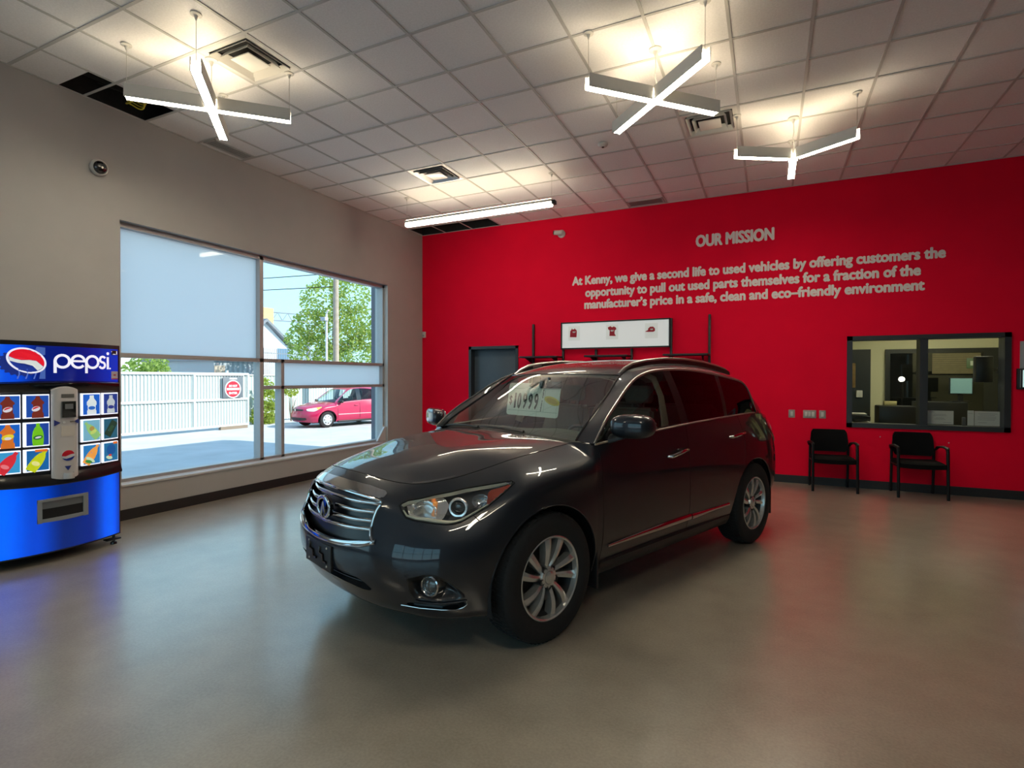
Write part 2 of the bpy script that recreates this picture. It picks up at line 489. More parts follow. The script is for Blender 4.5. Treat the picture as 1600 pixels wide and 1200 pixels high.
# ---- office window and the office behind it
mb = MB()
f_ = .068
mb.box(OX0, OX0 + f_, YW - .022, YW + .2, OZ0, OZ1); mb.box(OX1 - f_, OX1, YW - .022, YW + .2, OZ0, OZ1)
mb.box(OX0, OX1, YW - .022, YW + .2, OZ1 - f_ * .9, OZ1); mb.box(OX0, OX1, YW - .022, YW + .2, OZ0, OZ0 + f_ * .9)
mb.box(1.872, 1.962, YW - .010, YW + .2, OZ0, OZ1)
ow = struct(mb.build('window_2', SLATEF, smooth=False), 'dark framed office window in the red wall', 'window'); ow['category'] = 'window'
for a, b in ((OX0 + f_, 1.872), (1.962, OX1 - f_)):
    mb = MB(); mb.add([(a, YW + .1, OZ0 + .06), (b, YW + .1, OZ0 + .06), (b, YW + .1, OZ1 - .06), (a, YW + .1, OZ1 - .06)], [(0, 1, 2, 3)]); mb.build('window_pane', OPANE, ow, smooth=False)
CREAMW = mat('office_wall_paint', (.62, .60, .40), .7)
OY = 12.0
mb = MB(); mb.box(.2, 4.6, OY, OY + .15, 0, 3.0); mb.box(.1, .25, YW + .2, OY, 0, 3.0); mb.box(4.5, 4.65, YW + .2, OY, 0, 3.0); mb.box(.2, OX0, YW + .2, YW + .215, 0, 3.0); mb.box(OX1, 4.6, YW + .2, YW + .215, 0, 3.0); mb.box(OX0, OX1, YW + .2, YW + .215, 0, OZ0); mb.box(OX0, OX1, YW + .2, YW + .215, OZ1, 3.0)
struct(mb.build('wall_office', CREAMW, smooth=False))
mb = MB(); mb.box(.1, 4.65, YW + .2, OY + .15, 2.75, 2.85); struct(mb.build('ceiling_office', TILE, smooth=False))
ol = tag(emis_obj := MB().box(1.9, 3.1, 10.0, 10.6, 2.72, 2.748).build('office_ceiling_light', emis('office_light', (1, .95, .70), 14.0), smooth=False), 'flat ceiling light panel inside the office behind the dark framed window', 'light')
OFFD = mat('office_dark', (.022, .024, .022), .35, noise=.15)
OFFB = mat('office_black', (.006, .006, .007), .4)
PAPER = mat('paper', (.62, .62, .60), .7)
# door at the left of the office wall, with a narrow glazed slot
mb = MB(); mb.box(.95, 1.70, OY - .05, OY, 0, 2.115)
od = struct(mb.build('door_2', OFFD, smooth=False), 'dark office door with a narrow glazed slot', 'door'); od['category'] = 'door'
mb = MB(); mb.box(1.22, 1.46, OY - .056, OY - .05, 1.40, 1.86); mb.build('door_slot', mat('slot_glass', (.20, .13, .05), .15, noise=.5, nscale=8), od, smooth=False)
# wide dark glazing in the office wall
mb = MB(); mb.box(1.93, 3.555, OY - .06, OY - .0, .2, 2.108)
og = struct(mb.build('window_3', OFFD, smooth=False), 'dark interior glazing in the office back wall', 'window'); og['category'] = 'window'
mb = MB(); mb.box(2.00, 2.42, OY - .068, OY - .06, .3, 2.03); mb.box(2.46, 3.34, OY - .068, OY - .06, .3, 2.03); mb.build('window_pane', mat('dark_glazing', (.008, .009, .008), .04, coat=1.0), og, smooth=False)
mb = MB(); mb.box(2.62, 3.30, OY - .074, OY - .069, 1.66, 2.02); mb.build('room_beyond', mat('tan_siding', (.20, .17, .09), .6, noise=.1), og, smooth=False)
mb = MB()
for k in range(9): mb.box(2.62, 3.30, OY - .0775, OY - .074, 1.68 + k * .038, 1.687 + k * .038)
mb.build('siding_line', mat('siding_shadow', (.11, .09, .045), .6), og, smooth=False)
def thing_box(name, lab, cat, m, *b, r=.01):
    o = MB().rbox(*b, r).build(name, m); return tag(o, lab, cat)
es = thing_box('exit_sign', 'small green exit sign behind the dark office glazing', 'sign', mat('exit_green', (.10, .16, .08), .4), 3.10, 3.33, OY - .095, OY - .078, 1.75, 1.93, r=.003)
mb = MB(); mb.box(3.15, 3.28, OY - .099, OY - .095, 1.80, 1.88); mb.build('exit_pictogram', mat('exit_white', (.55, .6, .5), .5), es, smooth=False)
# desk lamp glare, bulletin papers, monitors, printer
k = empty('desk', 'dark office desk behind the window', 'desk', (2.3, 10.75, 0))
MB().rbox(-1.2, 1.2, -.35, .35, .70, .74, .005).build('desk_top', OFFD, k); MB().rbox(-1.18, -1.14, -.33, .33, 0, .70, .004).build('desk_side', OFFD, k); MB().rbox(1.14, 1.18, -.33, .33, 0, .70, .004).build('desk_side', OFFD, k)
def monitor(nm, lab, x, y, z, w, h, scr):
    t = empty(nm, lab, 'monitor', (x, y, z))
    MB().rbox(-w / 2, w / 2, -.02, .02, .12, .12 + h, .006).build('screen_case', OFFB, t)
    if scr: MB().box(-w / 2 + .012, w / 2 - .012, -.0225, -.020, .135, .12 + h - .015).build('screen', scr, t, smooth=False)
    mb = MB(); mb.box(-.03, .03, .0, .03, 0, .2); mb.rbox(-.12, .12, -.07, .09, 0, .012, .004); mb.build('stand', OFFB, t)
SCR = emis('screen_teal', (.12, .22, .21), .5)
monitor('monitor', 'monitor with a teal screen inside the office', 2.78, 10.95, 1.20, .30, .27, SCR)
thing_box('cabinet', 'tall black cabinet under the teal monitor in the office', 'cabinet', OFFB, 2.16, 2.80, 10.65, 10.74 + .35, .742, 1.198)
thing_box('printer', 'black office machine standing on the desk behind the left pane', 'printer', OFFB, 1.60, 2.10, 10.45, 10.85, .742, 1.13, r=.02)
thing_box('yellow_box', 'small pale yellow box on top of the black office machine', 'box', mat('yellow_card', (.60, .52, .25), .7), 1.70, 1.87, 10.6, 10.7, 1.131, 1.20, r=.004)
t = empty('speaker_box', 'black box hung at the right side inside the office window', 'speaker', (2.66, 9.6, 1.55))
MB().rbox(-.07, .12, -.05, .08, -.03, .33, .01).build('speaker_body', OFFB, t); MB().box(.12, .18, 0, .04, .12, .16).build('speaker_arm', OFFB, t)
MB().rbox(.18, 1.70, .0, .04, .10, .18, .005).build('wall_bracket', OFFB, t)
pd = empty('towel_dispenser', 'small white towel dispenser on the dark office door', 'dispenser', (1.52, 11.9, 1.22))
MB().rbox(-.05, .05, 0, .05, .0, .13, .01).build('dispenser_body', PAPER, pd)
for i, (nm, lab, bx) in enumerate((('paper_stack', 'white papers heaped on a black tray behind the left office pane', (1.02, 1.36, 9.85, 10.1, 1.0, 1.03)), ('document_tray', 'black tray under the white papers behind the left office pane', (1.0, 1.40, 9.8, 10.15, .93, .99)), ('white_folder', 'white folder lying low behind the left office pane', (1.0, 1.42, 9.7, 10.1, .86, .90)))):
    thing_box(nm, lab, nm.split('_')[-1], PAPER if i != 1 else OFFB, *bx, r=.006)
thing_box('side_table', 'narrow dark table behind the left office pane', 'table', OFFD, .6, 1.46, 9.6, 10.2, .0, .855)
gl1 = tag(MB().lathe([(.0005, -.01), (.022, 0), (.04, .04), (.045, .09), (.0005, .10)], 20, 'y', (0, 0, 0)).build('desk_lamp', emis('lamp_glow', (1, .97, .86), 2.2)), 'glowing lamp shade in the dark office behind the left pane', 'lamp')
gl1.location = (2.0, 10.9, 1.56)
MB().tube([(0, .06, -.03), (.02, .08, -.25), (.0, .1, -.43)], .012, 8).build('lamp_stem', OFFB, gl1)
# documents taped to the inside of the right pane
def doc(lab, x0, x1, z0, z1, lines):
    o = tag(MB().box(x0, x1, YW + .108, YW + .110, z0, z1).build('document', PAPER, smooth=False), lab, 'document')
    mb = MB()
    for (a, b, zz) in lines:
        mb.box(x0 + (x1 - x0) * a, x0 + (x1 - x0) * b, YW + .1035, YW + .108, z0 + (z1 - z0) * zz, z0 + (z1 - z0) * zz + .004)
    mb.build('print_line', mat('print_grey', (.25, .25, .27), .7) if 'print_grey' not in bpy.data.materials else bpy.data.materials['print_grey'], o, smooth=False)
    return o
zb = OZ0 + .075
doc('white certificate inside the office window beside the middle post', 1.975, 2.275, zb, zb + .185, [(.1, .3, .88), (.27, .72, .72), (.25, .75, .62), (.35, .65, .45), (.3, .7, .36), (.62, .92, .12)])
doc('white certificate inside the office window at the right frame', 2.50, 2.765, zb - .005, zb + .19, [(.15, .9, .82), (.2, .8, .72), (.12, .85, .6), (.12, .85, .5), (.12, .8, .4), (.15, .5, .2)])
doc('narrow pale sheet inside the office window left of the last certificate', 2.425, 2.495, zb - .005, zb + .195, [(.1, .8, .8)])
thing_box('phone_box', 'small black and white box between the certificates in the office window', 'box', mat('phone_grey', (.09, .09, .10), .5), 2.375, 2.412, YW + .115, YW + .16, zb - .02, zb + .10, r=.004)
# ================================================================ the dark SUV
car = empty('suv', 'dark graphite grey SUV parked on the showroom floor with a price sign in its windscreen', 'car', (-2.0414, 3.3246, 0), R(-111.387))

def mk_paint(name, base, rough=.42):
    m = bpy.data.materials.new(name); m.use_nodes = True
    nt = m.node_tree; b = nt.nodes['Principled BSDF']
    b.inputs['Base Color'].default_value = (*base, 1)
    b.inputs['Metallic'].default_value = .65
    b.inputs['Roughness'].default_value = rough
    b.inputs['Coat Weight'].default_value = 1.0
    b.inputs['Coat Roughness'].default_value = .015
    b.inputs['Coat IOR'].default_value = 1.52
    tc = nt.nodes.new('ShaderNodeTexCoord'); n = nt.nodes.new('ShaderNodeTexNoise')
    n.inputs['Scale'].default_value = 900; n.inputs['Detail'].default_value = 1
    nt.links.new(tc.outputs['Object'], n.inputs['Vector'])
    r = nt.nodes.new('ShaderNodeMapRange'); r.inputs['To Min'].default_value = .7; r.inputs['To Max'].default_value = 1.35
    nt.links.new(n.outputs['Fac'], r.inputs['Value'])
    s = nt.nodes.new('ShaderNodeVectorMath'); s.operation = 'SCALE'; s.inputs[0].default_value = base
    nt.links.new(r.outputs['Result'], s.inputs['Scale']); nt.links.new(s.outputs['Vector'], b.inputs['Base Color'])
    return m
PAINT = mk_paint('graphite_paint', (.0115, .0165, .025))
CHROME = mat('chrome', (.62, .62, .62), .09, 1.0)
SATIN = mat('satin_aluminium', (.55, .54, .52), .32, 1.0)
BLACKP = mat('black_plastic', (.010, .010, .011), .45, noise=.15, nscale=60)
GLOSSB = mat('gloss_black', (.006, .006, .007), .12, coat=1.0)
RUBBER = mat('tyre_rubber', (.007, .007, .0075), .8, noise=.25, nscale=40, bump=.2, bscale=300)
GAP = mat('shut_line', (.002, .002, .002), .9)
RIM = mat('alloy_rim', (.68, .67, .64), .25, .75, noise=.08, nscale=30)
RIMDARK = mat('wheel_recess', (.012, .012, .013), .5)
WSGLASS = glass('windscreen_glass', (.84, .93, .87), 1.0, ior=2.5)
DARKGL = glass('privacy_glass', (.035, .035, .04), .9)
SIDEGL = glass('door_glass', (.42, .46, .43), .9)
LENS = glass('headlamp_lens', (.93, .95, .95), 1.0)
TRIM = mat('interior_beige', (.50, .46, .37), .8, noise=.1)
DASHM = mat('dash_plastic', (.085, .09, .082), .6, noise=.15, nscale=50)
SEATM = mat('seat_leather', (.26, .24, .20), .55, noise=.12, nscale=30)

def spl(P, sub, mir0=False, mir1=False, pre=.75):
    """uniform cubic B-spline along axis 0 with damped interpolation; sub = samples per span"""
    P = np.asarray(P, float)
    def pad(Q, fix):
        a = Q[1] * fix if mir0 else 2 * Q[0] - Q[1]
        b = Q[-2] * fix if mir1 else 2 * Q[-1] - Q[-2]
        return np.concatenate([a[None], Q, b[None]])
    fix = np.array([1, -1, 1.0])
    Q = P.copy()
    for _ in range(4):
        E_ = pad(Q, fix)
        Q = Q + pre * (P - (E_[:-2] + 4 * E_[1:-1] + E_[2:]) / 6)
    E_ = pad(Q, fix)
    out = []
    n = len(P)
    for i in range(n - 1):
        a, b, c, d = E_[i], E_[i + 1], E_[i + 2], E_[i + 3]
        for k in range(sub[i]):
            t = k / sub[i]
            out.append(((1 - t) ** 3 * a + (3 * t ** 3 - 6 * t * t + 4) * b + (-3 * t ** 3 + 3 * t * t + 3 * t + 1) * c + t ** 3 * d) / 6)
    a, b, c = E_[n - 1], E_[n], E_[n + 1]
    out.append((a + 4 * b + c) / 6)
    return np.array(out)

class Surf:
    """dense half surface from a control net ctrl[station][row]; knows its station / row parameters and normals"""
    def __init__(s, ctrl, usub, vsub, mir0=False, mir1=False, flip=False, mirv1=False):
        C = np.asarray(ctrl, float)
        A = spl(C, usub, mir0, mir1)
        B = spl(np.swapaxes(A, 0, 1), vsub, False, mirv1)
        s.P = np.swapaxes(B, 0, 1)                 # [nu][nv][3]
        s.u = np.concatenate([np.arange(k) / k + i for i, k in enumerate(usub)] + [[len(usub)]])
        s.v = np.concatenate([np.arange(k) / k + i for i, k in enumerate(vsub)] + [[len(vsub)]])
        du = np.gradient(s.P, axis=0); dv = np.gradient(s.P, axis=1)
        N = np.cross(du, dv)
        L = np.linalg.norm(N, axis=2, keepdims=True)
        N = N / np.maximum(L, 1e-9)
        if flip: N = -N
        if mir0: N[0, :, 1] = 0
        if mir1: N[-1, :, 1] = 0
        if mirv1: N[:, -1, 1] = 0
        s.N = N / np.maximum(np.linalg.norm(N, axis=2, keepdims=True), 1e-9)
        s.flip = flip
        if (s.N * (s.P - np.array([-1.4, 0, .6]))).sum() < 0:
            s.N = -s.N; s.flip = not flip
    def quads(s, mask=None):
        a, b = s.P.shape[:2]
        q = []
        for i in range(a - 1):
            um = (s.u[i] + s.u[i + 1]) / 2
            for j in range(b - 1):
                vm = (s.v[j] + s.v[j + 1]) / 2
                if mask is None or mask(um, vm):
                    f = (i * b + j, i * b + j + 1, (i + 1) * b + j + 1, (i + 1) * b + j)
                    q.append(f if s.flip else f[::-1])
        return q

def in_poly(poly, x, y):
    """signed distance of points to a closed outline, positive outside"""
    px, py = np.asarray(poly, float).T
    qx, qy = np.roll(px, -1), np.roll(py, -1)
    X, Y = x[:, None], y[:, None]
    ex, ey = qx - px, qy - py
    t = np.clip(((X - px) * ex + (Y - py) * ey) / (ex * ex + ey * ey + 1e-12), 0, 1)
    d = np.sqrt((X - px - t * ex) ** 2 + (Y - py - t * ey) ** 2).min(1)
    c = ((py <= Y) != (qy <= Y)) & (X < (Y - py) * ex / np.where(ey == 0, 1e-12, ey) + px)
    ins = c.sum(1) % 2 == 1
    return np.where(ins, -d, d)

def cut(V, N, quads, fn):
    """keep fn > 0; vertices next to the border slide along their edge on to it"""
    d = fn(V)
    if (d > 0).all(): return V, N, quads
    V = V.copy(); N = N.copy()
    best = {}
    for q in quads:
        for k in range(len(q)):
            a, b = q[k], q[(k + 1) % len(q)]
            if d[a] * d[b] < 0:
                t = d[a] / (d[a] - d[b])
                if t <= .5: w, o, s_ = a, b, t
                else: w, o, s_ = b, a, 1 - t
                if w not in best or s_ < best[w][1]: best[w] = (o, s_)
    V0 = V.copy()
    for w, (o, t) in best.items():
        V[w] = V0[w] + (V0[o] - V0[w]) * t
        d[w] = 0
    out = []
    for q in quads:
        s_ = [d[i] for i in q]
        if max(s_) <= 1e-9: continue
        if min(s_) >= -1e-9:
            out.append(q); continue
        keep = [i for i, x in zip(q, s_) if x >= -1e-9]
        if len(keep) >= 3: out.append(tuple(keep))
    return V, N, out

def emit(name, m, chunks, parent=car, both=None):
    """chunks = list of (V, N, faces); one mesh with the designed normals"""
    vs, ns, fs = [], [], []
    for V, N, F in chunks:
        used = sorted({i for f in F for i in f})
        idx = {u: k + len(vs) for k, u in enumerate(used)}
        vs += [tuple(V[i]) for i in used]; ns += [tuple(N[i]) for i in used]
        fs += [tuple(idx[i] for i in f) for f in F]
    me = bpy.data.meshes.new(name)
    me.from_pydata(vs, [], fs)
    me.materials.append(m)
    me.polygons.foreach_set('use_smooth', [True] * len(me.polygons))
    me.normals_split_custom_set_from_vertices(ns)
    o = bpy.data.objects.new(name, me); COL.objects.link(o)
    o.parent = parent
    return o
def mirror(ch):
    V, N, F = ch
    k = np.array([1, -1, 1.0])
    return V * k, N * k, [f[::-1] for f in F]
def shell(ch, off=0.0, thick=0.0):
    """the patch moved along its normals, with a back side and a rim"""
    V, N, F = ch
    A = V + N * off; B = V + N * (off - thick)
    n = len(V)
    if not thick: return A, N, F
    from collections import Counter
    cnt = Counter()
    for f in F:
        for k in range(len(f)): cnt[frozenset((f[k], f[(k + 1) % len(f)]))] += 1
    rim = []
    for f in F:
        for k in range(len(f)):
            a, b = f[k], f[(k + 1) % len(f)]
            if cnt[frozenset((a, b))] == 1: rim.append((b, a, a + n, b + n))
    # rim gets its own vertices so that its shading stays crisp
    return np.concatenate([A, B]), np.concatenate([N, -N]), list(F) + [tuple(i + n for i in f[::-1]) for f in F] + rim

# ---- belt surface: nose, flanks and tail below the windows (rows from sill to hood edge / window line)
def side(x, zb, yb, dy=0.0, tuck=0.0, xt=None):
    return [(x, .80 + dy, .235), (x, .87 + dy, .268), (x, .905 + dy, .34), (x, .937 + dy, .46), (x, .950 + dy, .60),
            (x, .950 + dy, .77), (x, .943 + dy, .91), (x, .930 + dy - tuck * .3, 1.03), (x, yb, zb), (x, yb - .035, zb + .004)]
BELT = [
 [(.70, 0, .262), (.852, 0, .275), (.925, 0, .355), (.985, 0, .46), (1.0, 0, .58), (.985, 0, .67), (.945, 0, .80), (.903, 0, .905), (.805, 0, 1.0), (.77, 0, .995)],
 [(.70, .155, .262), (.848, .155, .275), (.92, .155, .355), (.98, .15, .46), (.994, .15, .58), (.979, .15, .67), (.938, .15, .80), (.895, .15, .902), (.793, .15, .996), (.76, .148, .991)],
 [(.68, .33, .26), (.825, .335, .272), (.898, .33, .355), (.955, .325, .46), (.968, .32, .58), (.953, .32, .67), (.912, .315, .80), (.868, .31, .895), (.755, .32, .980), (.725, .315, .975)],
 [(.62, .49, .258), (.762, .52, .268), (.838, .51, .352), (.893, .505, .46), (.908, .50, .58), (.892, .495, .67), (.848, .482, .79), (.808, .472, .883), (.69, .455, .965), (.665, .445, .96)],
 [(.53, .63, .252), (.672, .69, .262), (.744, .68, .35), (.800, .67, .46), (.818, .665, .58), (.797, .655, .68), (.752, .632, .79), (.705, .60, .872), (.605, .545, .968), (.58, .53, .963)],
 [(.45, .72, .25), (.565, .79, .26), (.632, .79, .35), (.685, .788, .46), (.702, .785, .58), (.675, .775, .69), (.615, .740, .80), (.545, .70, .885), (.455, .607, .988), (.44, .59, .983)],
 [(.38, .77, .25), (.455, .852, .26), (.515, .858, .35), (.560, .866, .46), (.570, .868, .58), (.540, .860, .69), (.475, .828, .81), (.395, .775, .91), (.315, .640, 1.015), (.305, .62, 1.01)],
 [(.36, .79, .25), (.40, .885, .26), (.425, .905, .35), (.440, .918, .46), (.440, .922, .58), (.410, .918, .70), (.35, .893, .83), (.27, .842, .94), (.19, .668, 1.043), (.185, .648, 1.038)],
 [(.20, .80, .25), (.22, .90, .26), (.22, .93, .35), (.22, .945, .46), (.22, .952, .58), (.215, .953, .72), (.195, .938, .86), (.15, .888, .975), (.09, .688, 1.065), (.09, .668, 1.06)],
 [(0, .80, .25), (0, .905, .26), (0, .935, .35), (0, .952, .46), (0, .962, .60), (0, .964, .74), (-.01, .953, .88), (-.03, .913, 1.0), (-.06, .702, 1.085), (-.06, .682, 1.08)],
 [(-.22, .80, .245), (-.22, .90, .262), (-.22, .93, .345), (-.22, .950, .46), (-.22, .962, .60), (-.22, .962, .755), (-.225, .952, .895), (-.235, .924, 1.015), (-.25, .715, 1.108), (-.25, .695, 1.103)],
 [(-.42, .80, .24), (-.42, .88, .265), (-.42, .912, .34), (-.42, .940, .46), (-.42, .954, .60), (-.42, .954, .765), (-.42, .946, .905), (-.42, .930, 1.025), (-.42, .74, 1.128), (-.42, .72, 1.125)],
 side(-.495, 1.128, .885, .001), side(-1.0, 1.162, .905, -.004), side(-1.64, 1.196, .900, -.003), side(-2.0, 1.210, .893, .002),
 side(-2.35, 1.220, .884, .010), side(-2.62, 1.226, .874, .016), side(-2.85, 1.229, .862, .018), side(-3.08, 1.230, .845, .010, .03),
 [(-3.30, .74, .25), (-3.31, .83, .28), (-3.32, .875, .36), (-3.34, .915, .47), (-3.34, .930, .60), (-3.34, .930, .77), (-3.33, .918, .92), (-3.32, .890, 1.05), (-3.30, .820, 1.215), (-3.30, .785, 1.21)],
 [(-3.45, .66, .27), (-3.48, .75, .30), (-3.51, .80, .37), (-3.54, .845, .47), (-3.56, .862, .60), (-3.56, .862, .77), (-3.55, .850, .92), (-3.53, .825, 1.05), (-3.49, .765, 1.185), (-3.47, .73, 1.18)],
 [(-3.56, .55, .29), (-3.60, .63, .32), (-3.63, .68, .38), (-3.67, .72, .47), (-3.69, .74, .60), (-3.69, .74, .77), (-3.67, .735, .92), (-3.64, .715, 1.05), (-3.59, .665, 1.16), (-3.56, .64, 1.155)],
 [(-3.63, .38, .30), (-3.68, .44, .33), (-3.72, .48, .39), (-3.76, .51, .47), (-3.78, .52, .60), (-3.77, .52, .77), (-3.74, .515, .92), (-3.70, .50, 1.05), (-3.65, .47, 1.15), (-3.62, .45, 1.145)],
 [(-3.66, .2, .30), (-3.71, .23, .33), (-3.75, .25, .39), (-3.79, .26, .47), (-3.81, .27, .60), (-3.80, .27, .77), (-3.77, .265, .92), (-3.73, .26, 1.05), (-3.68, .24, 1.15), (-3.65, .23, 1.145)],
 [(-3.67, 0, .30), (-3.72, 0, .33), (-3.76, 0, .39), (-3.80, 0, .47), (-3.82, 0, .60), (-3.81, 0, .77), (-3.78, 0, .92), (-3.74, 0, 1.05), (-3.69, 0, 1.15), (-3.66, 0, 1.145)],
]
usub = [12, 14, 16, 14, 12, 12, 10, 12, 12, 12, 10, 6, 24, 30, 18, 18, 14, 12, 12, 12, 10, 10, 8, 8, 8]
vsub = [3, 6, 7, 8, 6, 9, 8, 8, 3]
belt = Surf(BELT, usub, vsub, True, True, flip=True)
BV = belt.P.reshape(-1, 3); BN = belt.N.reshape(-1, 3)
WB = 2.8466
ARCH = .447
def arch_fn(V):
    out = np.full(len(V), 1.0)
    for cx in (0, -WB):
        r = np.hypot(V[:, 0] - cx, V[:, 2] - .368) - ARCH
        r = np.where((V[:, 1] > .3), r, 1.0)
        out = np.minimum(out, r)
    return out
D45 = np.array([math.cos(R(38)), math.sin(R(38))])
def hl_plane(V):     # looking at the corner of the nose
    return V[:, 1] * D45[0] - V[:, 0] * D45[1], V[:, 2]
GRILLE = [(0, .905), (.15, .903), (.30, .895), (.40, .885), (.448, .874), (.435, .835), (.430, .79), (.434, .74), (.448, .70), (.472, .668), (.40, .645), (.25, .628), (0, .618)]
def in_front(V): return V[:, 0] > .3
def grille_fn(V, grow=0.0):
    P = [(-.2, .905)] + GRILLE + [(-.2, .618)]
    d = in_poly(P, V[:, 1], V[:, 2]) - grow
    return np.where(in_front(V), d, 1.0)
HL = HL3 = None
PILB = mat('pillar_black', (.004, .004, .0045), .3)
# ---- bonnet: Coons patch between the nose line, the wing lines and the windscreen base
HB = np.array([0, .275, .587, .835, 1.0])
HF = np.array([(.805, 0, 1.0), (.793, .15, .996), (.755, .32, .980), (.690, .455, .965), (.605, .545, .968)])
HS = np.array([(.605, .545, .968), (.455, .607, .988), (.315, .640, 1.015), (.19, .668, 1.043), (.09, .688, 1.065), (-.06, .702, 1.085), (-.25, .715, 1.108), (-.42, .735, 1.128)])
HR = np.array([(-.345, 0, 1.163), (-.352, .20, 1.161), (-.368, .43, 1.154), (-.396, .61, 1.142), (-.42, .735, 1.128)])
HA = np.concatenate([[0], np.cumsum(np.linalg.norm(np.diff(HS, axis=0), axis=1))]); HA /= HA[-1]
CX = .805 + (-.345 - .805) * HA
CZ = np.interp(CX[::-1], [-.345, -.2, 0, .2, .4, .6, .72, .805], [1.163, 1.153, 1.135, 1.113, 1.084, 1.050, 1.026, 1.0])[::-1]
HC = np.stack([CX, 0 * CX, CZ], 1)
HNET = np.zeros((8, 5, 3))
for i in range(8):
    for j in range(5):
        a, b = HA[i], HB[j]
        p = (1 - b) * HC[i] + b * HS[i] + (1 - a) * HF[j] + a * HR[j]
        p = p - ((1 - a) * (1 - b) * HF[0] + (1 - a) * b * HF[4] + a * (1 - b) * HR[0] + a * b * HR[4])
        inner = math.sin(math.pi * min(1, a * 1.02)) ** .7
        p[2] += inner * (0, .006, .024, .016, 0)[j]
        HNET[i, j] = p
hood = Surf(HNET[:, ::-1], [16, 14, 12, 10, 10, 10, 10], [10, 12, 12, 12], mirv1=True, flip=True)

# ---- greenhouse
EDGE = [(-.455, .755, 1.142), (-.544, .742, 1.216), (-.681, .718, 1.297), (-.817, .690, 1.381), (-.957, .660, 1.467), (-1.10, .628, 1.562), (-1.25, .608, 1.625), (-1.5, .597, 1.672), (-1.85, .592, 1.698), (-2.25, .590, 1.694), (-2.65, .585, 1.667), (-3.0, .575, 1.622), (-3.25, .570, 1.570), (-3.40, .585, 1.490), (-3.50, .63, 1.365), (-3.57, .665, 1.18)]
DLO = [(-.482, .893, 1.130), (-.634, .857, 1.263), (-.780, .824, 1.356), (-.955, .786, 1.461), (-1.135, .752, 1.553), (-1.297, .734, 1.601), (-1.431, .726, 1.622), (-1.63, .721, 1.635), (-1.99, .720, 1.638), (-2.45, .733, 1.604), (-2.74, .748, 1.565), (-2.985, .764, 1.522), (-3.06, .809, 1.396), (-3.088, .853, 1.235), (-3.32, .815, 1.214), (-3.58, .672, 1.162)]
BASE = [(-.482, .893, 1.130), (-.60, .900, 1.138), (-.74, .905, 1.147), (-.89, .907, 1.156), (-1.05, .906, 1.166), (-1.22, .905, 1.176), (-1.40, .903, 1.185), (-1.63, .900, 1.196), (-1.99, .893, 1.210), (-2.35, .884, 1.220), (-2.62, .874, 1.226), (-2.85, .862, 1.229), (-3.0, .850, 1.230), (-3.088, .843, 1.230)]
def mids(A, B, ts, bulge):
    A, B = np.asarray(A, float), np.asarray(B, float)
    out = []
    for t in ts:
        p = A + (B - A) * t
        p = p.copy(); p[:, 1] += bulge * 4 * t * (1 - t)
        out.append(p)
    return out
gl = [np.asarray(BASE)] + mids(BASE, DLO[:14], (.33, .67), .012) + [np.asarray(DLO[:14], float)]
GNET = np.stack(gl, 1)
side_glass = Surf(GNET, [6] * 6 + [10] * 5 + [6, 6], [6, 6, 6], flip=True)
pl = [np.asarray(DLO, float)] + mids(DLO, EDGE, (.35, .7), .018) + [np.asarray(EDGE, float)]
for k in (0,):
    pass
pillar = Surf(np.stack(pl, 1), [6] * 6 + [10] * 5 + [6, 6, 6, 6], [4, 4, 4], flip=True)
CEN = [(-.40, 0, 1.166), (-.485, 0, 1.222), (-.60, 0, 1.302), (-.73, 0, 1.388), (-.87, 0, 1.478), (-1.02, 0, 1.572), (-1.18, 0, 1.648), (-1.46, 0, 1.705), (-1.85, 0, 1.738), (-2.25, 0, 1.740), (-2.65, 0, 1.718), (-3.05, 0, 1.678), (-3.42, 0, 1.622), (-3.56, 0, 1.50), (-3.66, 0, 1.36), (-3.72, 0, 1.16)]
tp = []
for e, c in zip(EDGE, CEN):
    e, c = np.array(e), np.array(c); row = []
    for t in (1, .78, .5, .22, 0):
        p = c + (e - c) * t ** 2.3; p[1] = e[1] * t
        row.append(p)
    tp.append(row)
top = Surf(tp, [6] * 6 + [10] * 5 + [6, 6, 6, 6], [6, 7, 7, 6], mirv1=True, flip=True)

def chunk(surf, mask=None, fns=(), mir=False):
    V, N = surf.P.reshape(-1, 3), surf.N.reshape(-1, 3)
    q = surf.quads(mask)
    for fn in fns: V, N, q = cut(V, N, q, fn)
    ch = (V, N, q)
    return mirror(ch) if mir else ch
def pair(surf, mask=None, fns=()):
    c = chunk(surf, mask, fns); return [c, mirror(c)]
# outlines of the openings, in car coordinates
HL3 = [(.7777, .5372, .864), (.7777, .5696, .8312), (.7722, .5962, .8057), (.7439, .6371, .7947), (.7052, .6801, .7875), (.6648, .7203, .7794), (.622, .7572, .7737), (.5891, .7789, .7754), (.5548, .7963, .783), (.4861, .8185, .8135), (.4443, .831, .8333), (.404, .8434, .8519), (.3278, .8538, .8973), (.2598, .8596, .9356), (.2128, .8576, .9621), (.2157, .8364, .9706), (.2893, .7829, .9578), (.3681, .7337, .9464), (.4442, .6947, .9364), (.5199, .6632, .924), (.5958, .6283, .9133), (.6674, .596, .8991), (.7064, .5729, .8924), (.7335, .554, .8881), (.7605, .542, .8761)]
def proj2(P, deg):
    P = np.asarray(P, float); c, s = math.cos(R(deg)), math.sin(R(deg))
    return P[:, 1] * c - P[:, 0] * s, P[:, 2]
def region(pts, deg, test):
    px, py = proj2(pts, deg); poly = list(zip(px, py))
    def fn(V):
        x, y = proj2(V, deg)
        return np.where(test(V), in_poly(poly, x, y), 1.0)
    return fn
hl_fn = region(HL3, 38, lambda V: (V[:, 0] > .1) & (V[:, 1] > .4) & (V[:, 2] > .7))
